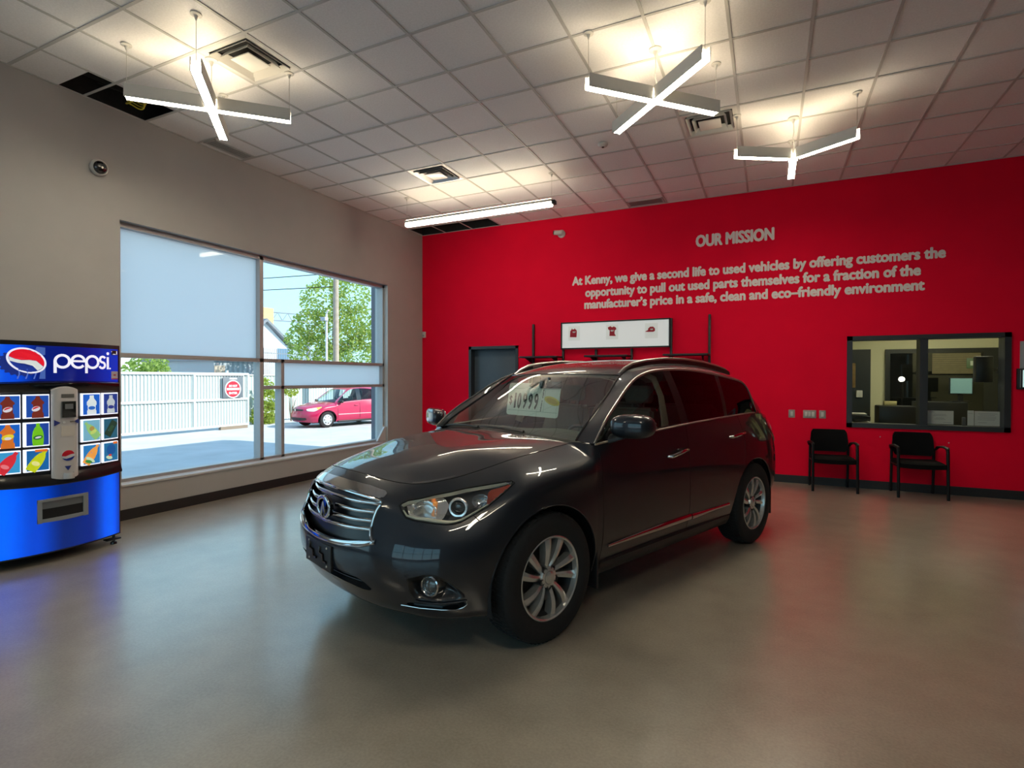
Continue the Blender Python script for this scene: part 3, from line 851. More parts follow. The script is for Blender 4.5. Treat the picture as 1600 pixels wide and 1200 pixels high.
FOG3 = [(.812, .665, .505), (.7571, .7362, .532), (.7045, .7827, .5281), (.6513, .8173, .4938), (.5972, .8405, .442), (.5527, .8526, .3959), (.6035, .8183, .3805), (.6655, .7742, .3747), (.7228, .7243, .3819), (.7685, .6749, .3924), (.7929, .6636, .4298)]
fog_fn = region(FOG3, 40, lambda V: (V[:, 0] > .4) & (V[:, 1] > .5) & (V[:, 2] < .6))
SLOT3 = [(.7966, .5873, .3394), (.78, .6433, .3640), (.7193, .722, .3630), (.6633, .7712, .3580), (.6024, .8139, .3600), (.5533, .8451, .3700), (.5465, .8421, .3497), (.5623, .8291, .3329), (.5966, .8064, .3221), (.6582, .7641, .3268), (.7392, .6793, .3341)]
slot_fn = region(SLOT3, 40, lambda V: (V[:, 0] > .4) & (V[:, 1] > .5) & (V[:, 2] < .6))
INT = [(-.2, .478), (.20, .482), (.32, .478), (.385, .462), (.42, .444), (.455, .402), (.385, .395), (.29, .408), (.16, .416), (0, .418), (-.2, .418)]
def int_fn(V): return np.where(in_front(V), in_poly(INT, V[:, 1], V[:, 2]), 1.0)

NOSE = [grille_fn, int_fn, hl_fn, fog_fn, slot_fn, arch_fn]
def chs(mk, fns=(arch_fn,)): return chunk(belt, mk, fns)
bumper = emit('front_bumper', PAINT, pair(belt, lambda u, v: u < 7 and v < 6 and not (u > 6 and v > 5), NOSE) + pair(belt, lambda u, v: u < 5.99 and v >= 6, NOSE))
PARTS = {}
for nm, mk in (('front_wing', lambda u, v: (6 <= u < 12 and v >= 6) or (7 <= u < 12 and v < 6) or (6 < u < 7 and 5 < v < 6)),
               ('front_door', lambda u, v: 12 <= u < 14 and v > 1), ('rear_door', lambda u, v: 14 <= u < 17 and v > 1),
               ('rear_quarter_panel', lambda u, v: 17 <= u < 21), ('side_sill', lambda u, v: 12 <= u < 17 and v <= 1)):
    c = chunk(belt, mk, [hl_fn, fog_fn, slot_fn, arch_fn])
    PARTS[nm] = [emit(nm, PAINT, [c]), emit(nm, PAINT, [mirror(c)])]
tailgate = emit('tailgate', PAINT, pair(belt, lambda u, v: u >= 21) + pair(top, lambda u, v: u >= 14))
bonnet = emit('bonnet', PAINT, pair(hood))
roof = emit('roof', PAINT, pair(top, lambda u, v: 5.4 <= u < 12.5))
emit('rear_window', DARKGL, pair(top, lambda u, v: 12.5 <= u < 14))
windscreen = emit('windscreen', WSGLASS, pair(top, lambda u, v: u < 5.4))
c = chunk(pillar)
PARTS['pillar'] = [emit('roof_pillar', PAINT, [c]), emit('roof_pillar', PAINT, [mirror(c)])]
for nm, a, b, m in (('front_door_window', 0, 6.8, SIDEGL), ('rear_door_window', 7.25, 9, DARKGL), ('quarter_window', 9.25, 13, DARKGL)):
    c = chunk(side_glass, lambda u, v: a <= u < b)
    for k, c2 in enumerate((c, mirror(c))):
        emit(nm, m, [c2])
for a, b in ((6.8, 7.25), (9, 9.25)):
    c = chunk(side_glass, lambda u, v: a <= u < b)
    for c2 in (c, mirror(c)): emit('window_pillar', PILB, [c2])

def row(surf, j, u0, u1, off=0.0, v=True):
    """points along a row (v) or a column (u) of a dense surface"""
    if v:
        k = int(np.argmin(abs(surf.v - j))); sel = (surf.u >= u0 - 1e-6) & (surf.u <= u1 + 1e-6)
        return surf.P[sel, k] + surf.N[sel, k] * off
    k = int(np.argmin(abs(surf.u - j))); sel = (surf.v >= u0 - 1e-6) & (surf.v <= u1 + 1e-6)
    return surf.P[k, sel] + surf.N[k, sel] * off
def both(name, m, make, parents=(None, None)):
    """a part for each flank"""
    out = []
    for s_, p in zip((1, -1), parents):
        mb = MB(); make(mb)
        if s_ < 0: mb.v = [(x, -y, z) for x, y, z in mb.v]; mb.f = [f[::-1] for f in mb.f]
        out.append(mb.build(name, m, p or car))
    return out
def arc_clip(pts):
    return [p for p in pts if arch_fn(np.array([p]))[0] > .002]
GW = .0032
def seam(mb, pts): mb.tube([tuple(p) for p in pts], GW, 6)
both('door_seam', GAP, lambda mb: (seam(mb, row(belt, 12, 1, 7.7, -.0015, False)), seam(mb, row(belt, 1, 12, 14, -.0015))), PARTS['front_door'])
both('door_seam', GAP, lambda mb: (seam(mb, row(belt, 14, 1, 8, -.0015, False)), seam(mb, arc_clip(row(belt, 1, 14, 17, -.0015)))), PARTS['rear_door'])
both('door_seam', GAP, lambda mb: seam(mb, arc_clip(row(belt, 17, 1, 8, -.0015, False))), PARTS['rear_door'])
def bseam(mb):
    p = row(belt, 8, 0, 11, -.001); seam(mb, p)
both('bonnet_seam', GAP, bseam, (bonnet, bonnet))
both('bumper_seam', GAP, lambda mb: seam(mb, arc_clip([(.4861, .8185, .8135), (.4712, .846, .7883), (.450, .868, .768), (.42, .890, .757), (.39, .9045, .752), (.36, .915, .750)])), (bumper, bumper))

# grille
gp = lambda V: -grille_fn(V, .012)
V_, N_, q_ = chunk(belt, lambda u, v: u < 4 and 3 < v < 8, [gp])
back = (V_ + np.array([-.055, 0, 0]), N_, q_)
grille = emit('grille', PILB, [back, mirror(back)])
_nu = int(sum(usub[:5])) + 1
def surf_x(y, z, lo=0, hi=6):
    """how far forward the nose reaches at (y, z)"""
    key = round(z, 4)
    if key not in SXC:
        ys, xs = [], []
        for i in range(_nu):
            C = belt.P[i]; k = (belt.v > .9) & (belt.v < 8.01)
            ys.append(np.interp(z, C[k, 2], C[k, 1])); xs.append(np.interp(z, C[k, 2], C[k, 0]))
        SXC[key] = (np.array(ys), np.array(xs))
    return float(np.interp(y, *SXC[key]))
SXC = {}
ZB = [(.862, .862), (.812, .818), (.762, .772), (.712, .728)]
for k, (zc, ze) in enumerate(ZB):
    mb = MB()
    for s_ in (1, -1):
        pts = []
        for i in range(25):
            t = i / 24
            y = .065 * (1 if k in (1, 2) else 0) + t * (.432 - .065 * (1 if k in (1, 2) else 0))
            z = zc + (ze - zc) * t + .0015 * math.sin(t * 9)
            pts.append((surf_x(y, z) - .018, y * s_, z))
        mb.tube(pts, .0105, 10, flat=.62, up=(1, 0, .25))
    mb.build('grille_bar', CHROME, grille)
def frame_pts(n=0.004):
    pts = []
    half = GRILLE
    full = [(y, z) for y, z in half] + [(-y, z) for y, z in half[::-1][1:-1]]
    return full
fp = []
full = frame_pts()
for k in range(len(full)):
    (y0, z0), (y1, z1) = full[k], full[(k + 1) % len(full)]
    for t in np.linspace(0, 1, 6, endpoint=False):
        y, z = y0 + (y1 - y0) * t, z0 + (z1 - z0) * t
        fp.append((surf_x(abs(y), z) + .001, y, z))
fa = np.array(fp)
for _ in range(2): fa = (np.roll(fa, 1, 0) + 2 * fa + np.roll(fa, -1, 0)) / 4
MB().tube([tuple(p) for p in fa], .0085, 8, closed=True).build('grille_surround', CHROME, grille)
# broad chrome bar on top, slim one below
CT = [(-.2, .912), (.0, .912), (.2, .908), (.33, .901), (.415, .893), (.45, .905), (.415, .925), (.30, .943), (.16, .952), (0, .957), (-.2, .957)]
def poly_patch(poly, test=in_front):
    def fn(V): return -np.where(test(V), in_poly(poly, V[:, 1], V[:, 2]), 1.0)
    V, N, q = chunk(belt, lambda u, v: u < 6, [fn])
    return V, N, q
pc = shell(poly_patch(CT), .006, .012)
emit('grille_top_bar', CHROME, [pc, mirror(pc)], grille)
mb = MB(); A = []
for i in range(61):
    y = -.485 + .97 * i / 60; q = abs(y) / .485
    z0 = .614 + .050 * q ** 2.2; z1 = z0 + .026
    A.append([(surf_x(abs(y), z) + o_, y, z) for z, o_ in ((z0, -.012), (z0, .004), ((z0 + z1) / 2, .009), (z1, .005), (z1, -.014))])
mb.grid(A); mb.build('grille_lower_bar', CHROME, grille)
# badge: an oval ring with a rising twin-line peak
def badge(mb):
    cx, cz = .972, .797
    ring = []
    for i in range(41):
        a = R(-68 + 316 * i / 40)
        ring.append((cx - .004, .078 * math.cos(a), cz + .056 * math.sin(a)))
    mb.tube(ring, .0125, 10, flat=.7, up=(1, 0, 0))
    for s_ in (1, -1):
        mb.tube([(cx - .002, s_ * .029, cz - .052), (cx, s_ * .014, cz - .012), (cx, s_ * .003, cz + .030)], [.0125, .010, .004], 8, flat=.7, up=(1, 0, 0))
mb = MB(); badge(mb); bd = mb.build('badge', CHROME, grille)
mb = MB(); mb.prism([(.088 * math.cos(2 * math.pi * k / 40), .797 + .066 * math.sin(2 * math.pi * k / 40)) for k in range(40)], lambda a, b: (.945, a, b), lambda a, b: (.958, a, b))
mb.build('badge_base', GLOSSB, grille)

def bowl(fn, mk, depth, edge, axis, grow=-.004):
    V, N, q = chunk(belt, mk, [lambda V: -fn(V) - grow])
    d = np.clip(-fn(V) / edge, 0, 1)
    d = d * d * (3 - 2 * d)
    W = V - np.array(axis)[None] * (depth * d)[:, None]
    # fresh normals
    n = np.zeros_like(W)
    for f in q:
        a, b, c_ = W[f[0]], W[f[1]], W[f[2]]
        w = np.cross(b - a, c_ - a); 
        for i in f: n[i] += w
    n /= np.maximum(np.linalg.norm(n, axis=1, keepdims=True), 1e-12)
    return W, n, q
AX = (math.cos(R(38)), math.sin(R(38)), 0)
mkn = lambda u, v: 2 < u < 12
# headlamps
HB_ = bowl(hl_fn, mkn, .085, .028, AX)
LAMPBLK = mat('headlamp_housing', (.16, .16, .17), .2, .7)
LAMPCHR = mat('headlamp_reflector', (.90, .90, .90), .16, .9, bump=.55, bscale=42)
AMBER = mat('amber_reflector', (.30, .035, .012), .25, coat=.6, bump=.6, bscale=120)
CREAM = mat('headlamp_trim', (.70, .66, .52), .28, .35)
AX3 = Vector(AX)
RT = Vector((-AX3.y, AX3.x, 0))     # towards the flank, along the lamp
def at_hl(t, z, dpt):
    """a point in the lamp: t = 0 inner tip .. 1 outer tip along the lamp, z height, dpt metres behind the lens"""
    a, b = np.array((.7777, .545, 0)), np.array((.2128, .8576, 0))
    p = a + (b - a) * t
    V = BV[(BV[:, 2] > .7) & (BV[:, 2] < 1.0) & (BV[:, 0] > .15) & (BV[:, 1] > .5)]
    q = V[:, 1] * RT.y + V[:, 0] * RT.x
    k = np.argmin((q - (p[0] * RT.x + p[1] * RT.y)) ** 2 + (V[:, 2] - z) ** 2)
    return Vector(V[k]) - AX3 * dpt
lamps = []
for s_ in (1, -1):
    F = lambda ch: ch if s_ > 0 else mirror(ch)
    lp = emit('headlamp', LAMPBLK, [F(HB_)])
    lens = chunk(belt, mkn, [lambda V: -hl_fn(V) + .002])
    emit('lens', LENS, [F(shell(lens, .0015))], lp)
    def fin(mb, name, m):
        if s_ < 0: mb.v = [(x, -y, z) for x, y, z in mb.v]; mb.f = [f[::-1] for f in mb.f]
        return mb.build(name, m, lp)
    # rubber seal round the lamp
    fin(MB().tube(HL3, .0045, 8, closed=True), 'seal', GAP)
    # projector unit
    c0 = at_hl(.50, .845, .055)
    def turned(mb, prof, c0, n=32, sq=1.0):
        vs = []
        for (r, h) in prof:
            for k in range(n):
                a = 2 * math.pi * k / n
                vs.append(c0 + RT * (r * math.cos(a) * sq) + Vector((0, 0, 1)) * (r * math.sin(a)) + AX3 * h)
        fs = []
        for i in range(len(prof) - 1):
            for k in range(n):
                l = (k + 1) % n
                fs.append((i * n + k, i * n + l, (i + 1) * n + l, (i + 1) * n + k))
        mb.add(vs, fs)
        return mb
    fin(turned(MB(), [(.036, -.01), (.050, .0), (.056, .022), (.052, .032), (.042, .03), (.037, .012)], c0), 'projector_ring', LAMPCHR)
    fin(turned(MB(), [(.036, .0), (.033, .012), (.024, .020), (.012, .024), (.0005, .025)], c0), 'projector_lens', mat('projector_glass', (.02, .022, .025), .03, coat=1.0))
    # bright inner chamber shell that the bulbs sit in
    ch_in = bowl(hl_fn, mkn, .060, .045, AX, grow=.004)
    px_, py_ = proj2([(.76, .56, .862), (.76, .60, .815), (.70, .68, .795), (.64, .735, .787), (.60, .72, .85), (.60, .665, .895), (.70, .59, .885)], 38)
    def inner_fn(V, q_=list(zip(px_, py_))): return -in_poly(q_, *proj2(V, 38))
    Vc, Nc, qc = ch_in
    Vc, Nc, qc = cut(Vc, Nc, qc, inner_fn)
    emit('chamber_shell', LAMPCHR, [F((Vc + Nc * .002, Nc, qc))], lp)
    # inner reflector bowl with the turn signal bulb
    c1 = at_hl(.22, .838, .05)
    fin(turned(MB(), [(.002, -.022), (.025, -.016), (.04, -.002), (.047, .018), (.049, .026)], c1, sq=1.35), 'reflector', LAMPCHR)
    fin(turned(MB(), [(.012, -.012), (.012, .012), (.008, .02), (.0005, .023)], at_hl(.30, .866, .03)), 'signal_bulb', mat('amber_bulb', (.85, .30, .06), .2, emit=(.9, .35, .08), estr=.15))
    c2 = at_hl(.70, .872, .045)
    fin(turned(MB(), [(.002, -.02), (.025, -.012), (.036, .0), (.041, .022)], c2, sq=1.25), 'reflector', LAMPCHR)
    # amber reflector at the outer end
    AMB = [p for p in HL3 if p[0] < .405]
    amp = [(.41, .842, .849), (.3278, .8538, .8973), (.2598, .8596, .9356), (.2128, .8576, .9621), (.222, .842, .9625), (.27, .815, .946), (.335, .775, .930), (.365, .80, .89)]
    px, py = proj2(amp, 38); ap = list(zip(px, py))
    pa = chunk(belt, mkn, [lambda V: -np.where((V[:, 0] > .1) & (V[:, 1] > .4) & (V[:, 2] > .7), in_poly(ap, *proj2(V, 38)), 1.0), lambda V: -hl_fn(V) - .004])
    emit('amber_reflector', AMBER, [F(shell(pa, -.010))], lp)
    # pale trim along the brow and under the bulbs
    brow = [Vector(p) for p in HL3[14:]] + [Vector(HL3[0])]
    mid = Vector((.5, .75, .86))
    brow = [p - AX3 * .010 - Vector((0, 0, 1)) * .0105 for p in brow[1:]]
    fin(MB().tube(brow, [.006] + [.0105] * (len(brow) - 2) + [.007], 8, flat=1.5, up=(0, 0, 1)), 'brow_trim', CREAM)
    low = [Vector(p) - AX3 * .012 + Vector((0, 0, .010)) for p in HL3[1:12]]
    fin(MB().tube(low, [.004, .006, .009, .011, .011, .010, .007, .006, .005, .004, .003], 8, up=(0, 0, 1)), 'lower_trim', CREAM)
    lamps.append(lp)

# fog lamp pockets, slots and the lower intake
FAX = (math.cos(R(40)), math.sin(R(40)), 0)
FA = Vector(FAX); FR = Vector((-FA.y, FA.x, 0)); UP = Vector((0, 0, 1))
PBLK = mat('lower_grille_black', (.008, .008, .009), .4)
fb = bowl(fog_fn, mkn, .06, .05, FAX); sb = bowl(slot_fn, mkn, .05, .012, FAX)
ib = bowl(int_fn, lambda u, v: u < 6, .06, .015, (1, 0, 0))
intake = emit('lower_intake', PBLK, [ib, mirror(ib)])
mb = MB()
for z in (.435, .455, .472):
    mb.tube([(surf_x(abs(y), z) - .03, y, z) for y in np.linspace(-.36, .36, 31)], .004, 6)
mb.build('intake_slat', PBLK, intake)
for s_ in (1, -1):
    F = lambda ch: ch if s_ > 0 else mirror(ch)
    pk = emit('fog_lamp_recess', mk_paint('recess_paint', (.016, .017, .02), .4) if s_ > 0 else bpy.data.materials['recess_paint'], [F(fb)])
    sl = emit('bumper_slot', PBLK, [F(sb)])
    def fin(mb, name, m, p):
        if s_ < 0: mb.v = [(x, -y, z) for x, y, z in mb.v]; mb.f = [f[::-1] for f in mb.f]
        return mb.build(name, m, p)
    c0 = Vector((.728, .748, .462)) + Vector((-.012, -.010, 0))
    FX = Vector((.93, .37, 0)).normalized(); FRR = Vector((-FX.y, FX.x, 0))
    def ringed(prof, n=36):
        mb = MB(); vs = []
        for (r, h) in prof:
            for k in range(n):
                a = 2 * math.pi * k / n
                vs.append(c0 + FRR * (r * math.cos(a)) + UP * (r * math.sin(a)) + FX * h)
        fs = [(i * n + k, i * n + (k + 1) % n, (i + 1) * n + (k + 1) % n, (i + 1) * n + k) for i in range(len(prof) - 1) for k in range(n)]
        return mb.add(vs, fs)
    fin(ringed([(.060, -.085), (.058, -.01), (.056, .004), (.050, .008), (.045, .004), (.043, -.006)]), 'fog_lamp_ring', CHROME, pk)
    fin(ringed([(.044, -.006), (.032, .004), (.016, .009), (.0005, .0105)]), 'fog_lamp_lens', mat('fog_glass', (.05, .055, .055), .12, coat=1.0), pk)
    # bright lip below the slot, shelf between recess and slot
    lip = [SLOT3[k] for k in (0, 10, 9, 8, 7, 6, 5)]
    fin(MB().tube([tuple(Vector(p) + FA * .001) for p in lip], .0035, 8), 'slot_trim', CHROME, sl)
    fin(MB().tube([(.5533, .8505, .3745), (.6035, .8195, .3690), (.6655, .7760, .3650), (.7228, .727, .3700), (.7685, .678, .379)], [.004, .008, .009, .008, .004], 8, flat=.7, up=(0, 0, 1)), 'splitter', PAINT, sl)

# number plate carrier
mb = MB()
mb.rbox(.985, 1.004, -.172, .172, .452, .598, .004)
plate = mb.build('plate_carrier', BLACKP, car)
mb = MB()
for y in (-.10, .035):
    mb.tube([(1.006, y, .575), (1.008, y, .54), (1.008, y + .045, .535), (1.008, y + .05, .50), (1.008, y + .09, .50)], .008, 6)
mb.build('plate_bracket', GLOSSB, plate)
mb = MB()
for y in (-.12, .12):
    for z in (.475, .580): mb.lathe([(.007, 0), (.006, .004), (.0005, .005)], 12, 'x', (1.004, y, z))
mb.build('plate_screw', SATIN, plate)

# window chrome
def dlo_top(mb):
    p = row(side_glass, 3, 0, 13, .004); p = [tuple(x) for x in p]
    mb.tube(p, .0105, 8, flat=.5, up=(0, 1, .35))
def dlo_low(mb):
    p = row(side_glass, 0, 0, 13, .004); mb.tube([tuple(x) for x in p], .0065, 8)
both('window_trim', SATIN, lambda mb: (dlo_top(mb), dlo_low(mb)), PARTS['pillar'])
# screen pillar trim and screen surround
def ws_edge(mb):
    p = row(top, 0, 0, 6, .002); mb.tube([tuple(x) for x in p], .008, 8)
both('windscreen_trim', GLOSSB, ws_edge, (windscreen, windscreen))
mb = MB(); p = row(top, 5.4, 0, 4, .001, False); mb.tube([tuple(x) for x in p] + [(x[0], -x[1], x[2]) for x in p[::-1][1:]], .005, 8)
mb.build('windscreen_trim', GLOSSB, windscreen)
# cowl panel between bonnet and glass
mb = MB()
cw = [[(p[0] + dx, p[1], p[2] + dz) for p in [(-.47, .76, 1.120)] + [tuple(q) for q in HR[::-1]] + [(q[0], -q[1], q[2]) for q in HR[1:]] + [(-.47, -.76, 1.120)]] for dx, dz in ((.02, -.012), (-.03, -.006), (-.09, .012), (-.16, .02))]
mb.grid(cw); cowl = mb.build('cowl_panel', BLACKP, car)
for y0, y1, yy in ((.30, -.32, 1), (-.22, -.70, 1)):
    mb = MB()
    pts = []
    for i in range(13):
        t = i / 12; y = y0 + (y1 - y0) * t
        xx = -.395 - .03 * t - .05 * max(0, (abs(y) - .3)); 
        pts.append((xx - .01, y, 1.176 - .02 * (abs(y) / .7) ** 2 + .008 * math.sin(math.pi * t)))
    mb.tube(pts, [.012 if i < 2 else .009 for i in range(13)], 8, flat=.7)
    mb.build('wiper', BLACKP, car)

# roof rails
def rail(mb):
    xs = np.array([-1.16, -1.24, -1.34, -1.5, -1.8, -2.15, -2.5, -2.8, -2.98, -3.06])
    zs = np.array([1.596, 1.640, 1.677, 1.702, 1.728, 1.733, 1.716, 1.684, 1.655, 1.630])
    mb.tube(list(zip(xs, .592 - .01 * (xs < -2.6), zs)), [.012, .017, .019, .019, .018, .018, .018, .018, .016, .010], 10, flat=.8, up=(0, 1, 0))
    for x in (-1.45, -2.2, -2.85):
        z = np.interp(-x, -xs, zs); mb.box(x - .06, x + .06, .575, .605, z - .05, z)
both('roof_rail', SATIN, rail)
def rail_base(mb):
    A = []
    for x in np.linspace(-1.20, -3.04, 40):
        zt = np.interp(-x, [1.16, 1.24, 1.34, 1.5, 1.8, 2.15, 2.5, 2.8, 2.98, 3.06], [1.596, 1.640, 1.677, 1.702, 1.728, 1.733, 1.716, 1.684, 1.655, 1.630])
        zb_ = np.interp(-x, [-p[0] for p in EDGE[5:13]], [p[2] for p in EDGE[5:13]]) - .015
        A.append([(x, .612, zb_), (x, .606, zt - .004), (x, .578, zt - .004), (x, .570, zb_)])
    mb.grid(A)
both('rail_base', PILB, rail_base)
# door handles, mouldings
def handle(x0, x1, z0, z1):
    def f(mb):
        y = .944
        mb.tube([(x0, y - .012, z0 - .002), (x0 - .02, y + .016, z0), ((x0 + x1) / 2, y + .024, (z0 + z1) / 2 + .004), (x1 + .03, y + .018, z1), (x1, y - .012, z1)], [.009, .014, .0155, .0145, .009], 10, flat=.75, up=(0, 1, 0))
    return f
both('door_handle', CHROME, handle(-1.32, -1.60, .972, 1.004), PARTS['front_door'])
both('door_handle', CHROME, handle(-2.345, -2.63, 1.048, 1.064), PARTS['rear_door'])
def mould(x0, x1, r0, r1):
    def f(mb):
        n = 16; pts = []; rs = []
        for i in range(n + 1):
            t = i / n; x = x0 + (x1 - x0) * t
            y = np.interp(-x, [.55, 1.0, 1.65, 2.0, 2.35], [.940, .934, .935, .940, .949])
            pts.append((x, y + .004, .452 + .004 * t)); rs.append(r0 + (r1 - r0) * min(1, t * 1.6))
        mb.tube(pts, rs, 12, flat=.55, up=(0, 1, 0))
    return f
both('door_moulding', CHROME, mould(-.56, -1.655, .009, .024), PARTS['front_door'])
both('door_moulding', CHROME, mould(-1.672, -2.31, .024, .013), PARTS['rear_door'])
both('sill_cover', BLACKP, lambda mb: mb.grid([[(x, y, z) for y, z in ((.84, .235), (.89, .262), (.917, .31), (.925, .345), (.90, .365))] for x in np.linspace(-.50, -2.38, 24)]), PARTS['side_sill'])

# door mirrors
def superell(mb, c, rx, ry, rz, e=.72, n=28, m=18, shear=0.0):
    P = []
    sp = lambda w, k: math.copysign(abs(w) ** k, w)
    for i in range(m + 1):
        a = -math.pi / 2 + math.pi * i / m
        ring = []
        for k in range(n):
            b = 2 * math.pi * k / n
            x = rx * sp(math.cos(a), e) * sp(math.cos(b), e); y = ry * sp(math.cos(a), e) * sp(math.sin(b), e); z = rz * sp(math.sin(a), e)
            ring.append((c[0] + x - abs(y) * .0 + shear * y, c[1] + y, c[2] + z))
        P.append(ring + [ring[0]])
    mb.grid(P)
mirrs = [MB(), MB()]
superell(mirrs[0], (-.69, 1.045, 1.243), .095, .138, .083, .74, shear=-.22); superell(mirrs[1], (-.585, -1.065, 1.206), .075, .180, .078, .58, shear=.42)
mirrs = [m_.build('door_mirror', PAINT, car) for m_ in mirrs]
both('mirror_arm', BLACKP, lambda mb: (mb.tube([(-.63, .885, 1.150), (-.645, .94, 1.165), (-.665, 1.0, 1.185)], [.04, .035, .03], 12, flat=.6), mb.tube([(-.545, .888, 1.135), (-.60, .886, 1.160), (-.66, .88, 1.20), (-.72, .868, 1.26)], [.012, .03, .03, .008], 8, flat=.5, up=(0, 1, 0))), mirrs)
for m_, (mx, my, mz, sh, s_) in zip(mirrs, ((-.69, 1.045, 1.243, -.22, 1), (-.585, -1.065, 1.206, .42, -1))):
    MB().prism([(.112 * math.cos(a), .060 * math.sin(a)) for a in np.linspace(0, 2 * math.pi, 28, endpoint=False)], lambda a, b: (mx - .090 + sh * a, my + a, mz + b), lambda a, b: (mx - .094 + sh * a, my + a, mz + b)).build('mirror_glass', CHROME, m_)
# tail lamps on the rear corners
TL = mat('tail_lamp_red', (.30, .012, .018), .12, coat=1.0)
tlp = [(-3.30, 1.10), (-3.36, 1.165), (-3.50, 1.18), (-3.72, 1.15), (-3.74, .93), (-3.58, .90), (-3.42, 1.0)]
c = shell(chunk(belt, lambda u, v: 19 < u < 23.5, [lambda V: -in_poly(tlp, V[:, 0], V[:, 2])]), .008, .02)
for c2 in (c, mirror(c)): emit('tail_lamp', TL, [c2])

# wheel arches, liners, mud flaps, floor pan
def liner(cx):
    def f(mb):
        n = 30; P = []
        for y in (.50, .94):
            P.append([(cx + (ARCH + .004) * math.cos(a), y - (.0 if y < .9 else max(0, .018 * 0)), .368 + (ARCH + .004) * math.sin(a)) for a in np.linspace(R(-14), R(194), n)])
        P2 = [[(x, min(y, .925), z) for x, y, z in r_] for r_ in P]
        mb.grid(P2)
        mb.add([(cx, .50, .368)] + P2[0], [(0, k + 1, k + 2) for k in range(n - 1)])
    return f
both('wheel_arch_liner', PBLK, liner(0)); both('wheel_arch_liner', PBLK, liner(-WB))
def lip(cx):
    def f(mb):
        V, N, q = chunk(belt, lambda u, v: (6 < u < 13 if cx == 0 else 16 < u < 21), [])
        pts = []
        for a in np.linspace(R(-8), R(188), 60):
            x, z = cx + ARCH * math.cos(a), .368 + ARCH * math.sin(a)
            k = np.argmin((V[:, 0] - x) ** 2 + (V[:, 2] - z) ** 2)
            pts.append((x, float(V[k, 1]) - .006, z))
        A = np.array(pts)
        for _ in range(3): A[1:-1, 1] = (A[:-2, 1] + 2 * A[1:-1, 1] + A[2:, 1]) / 4
        mb.tube([tuple(p) for p in A], .0075, 8)
    return f
both('wheel_arch_lip', PAINT, lip(0), PARTS['front_wing']); both('wheel_arch_lip', PAINT, lip(-WB), PARTS['rear_quarter_panel'])
both('mud_flap', BLACKP, lambda mb: mb.rbox(-.475, -.452, .70, .935, .19, .50, .006))
both('mud_flap', BLACKP, lambda mb: mb.rbox(-WB - .47, -WB - .45, .70, .92, .20, .50, .006))
mb = MB()
mb.box(-3.55, .62, -.52, .52, .22, .27); mb.box(-2.38, -.48, -.80, .80, .225, .27)
mb.box(.45, .66, -.60, .60, .255, .30); mb.box(-3.6, -3.32, -.55, .55, .26, .32)
mb.build('floor_pan', PBLK, car)
mb = MB(); mb.box(.0, .06, -.70, .70, .3, 1.0); mb.box(.06, .62, -.50, .50, .3, .34); mb.build('bulkhead', PBLK, car)

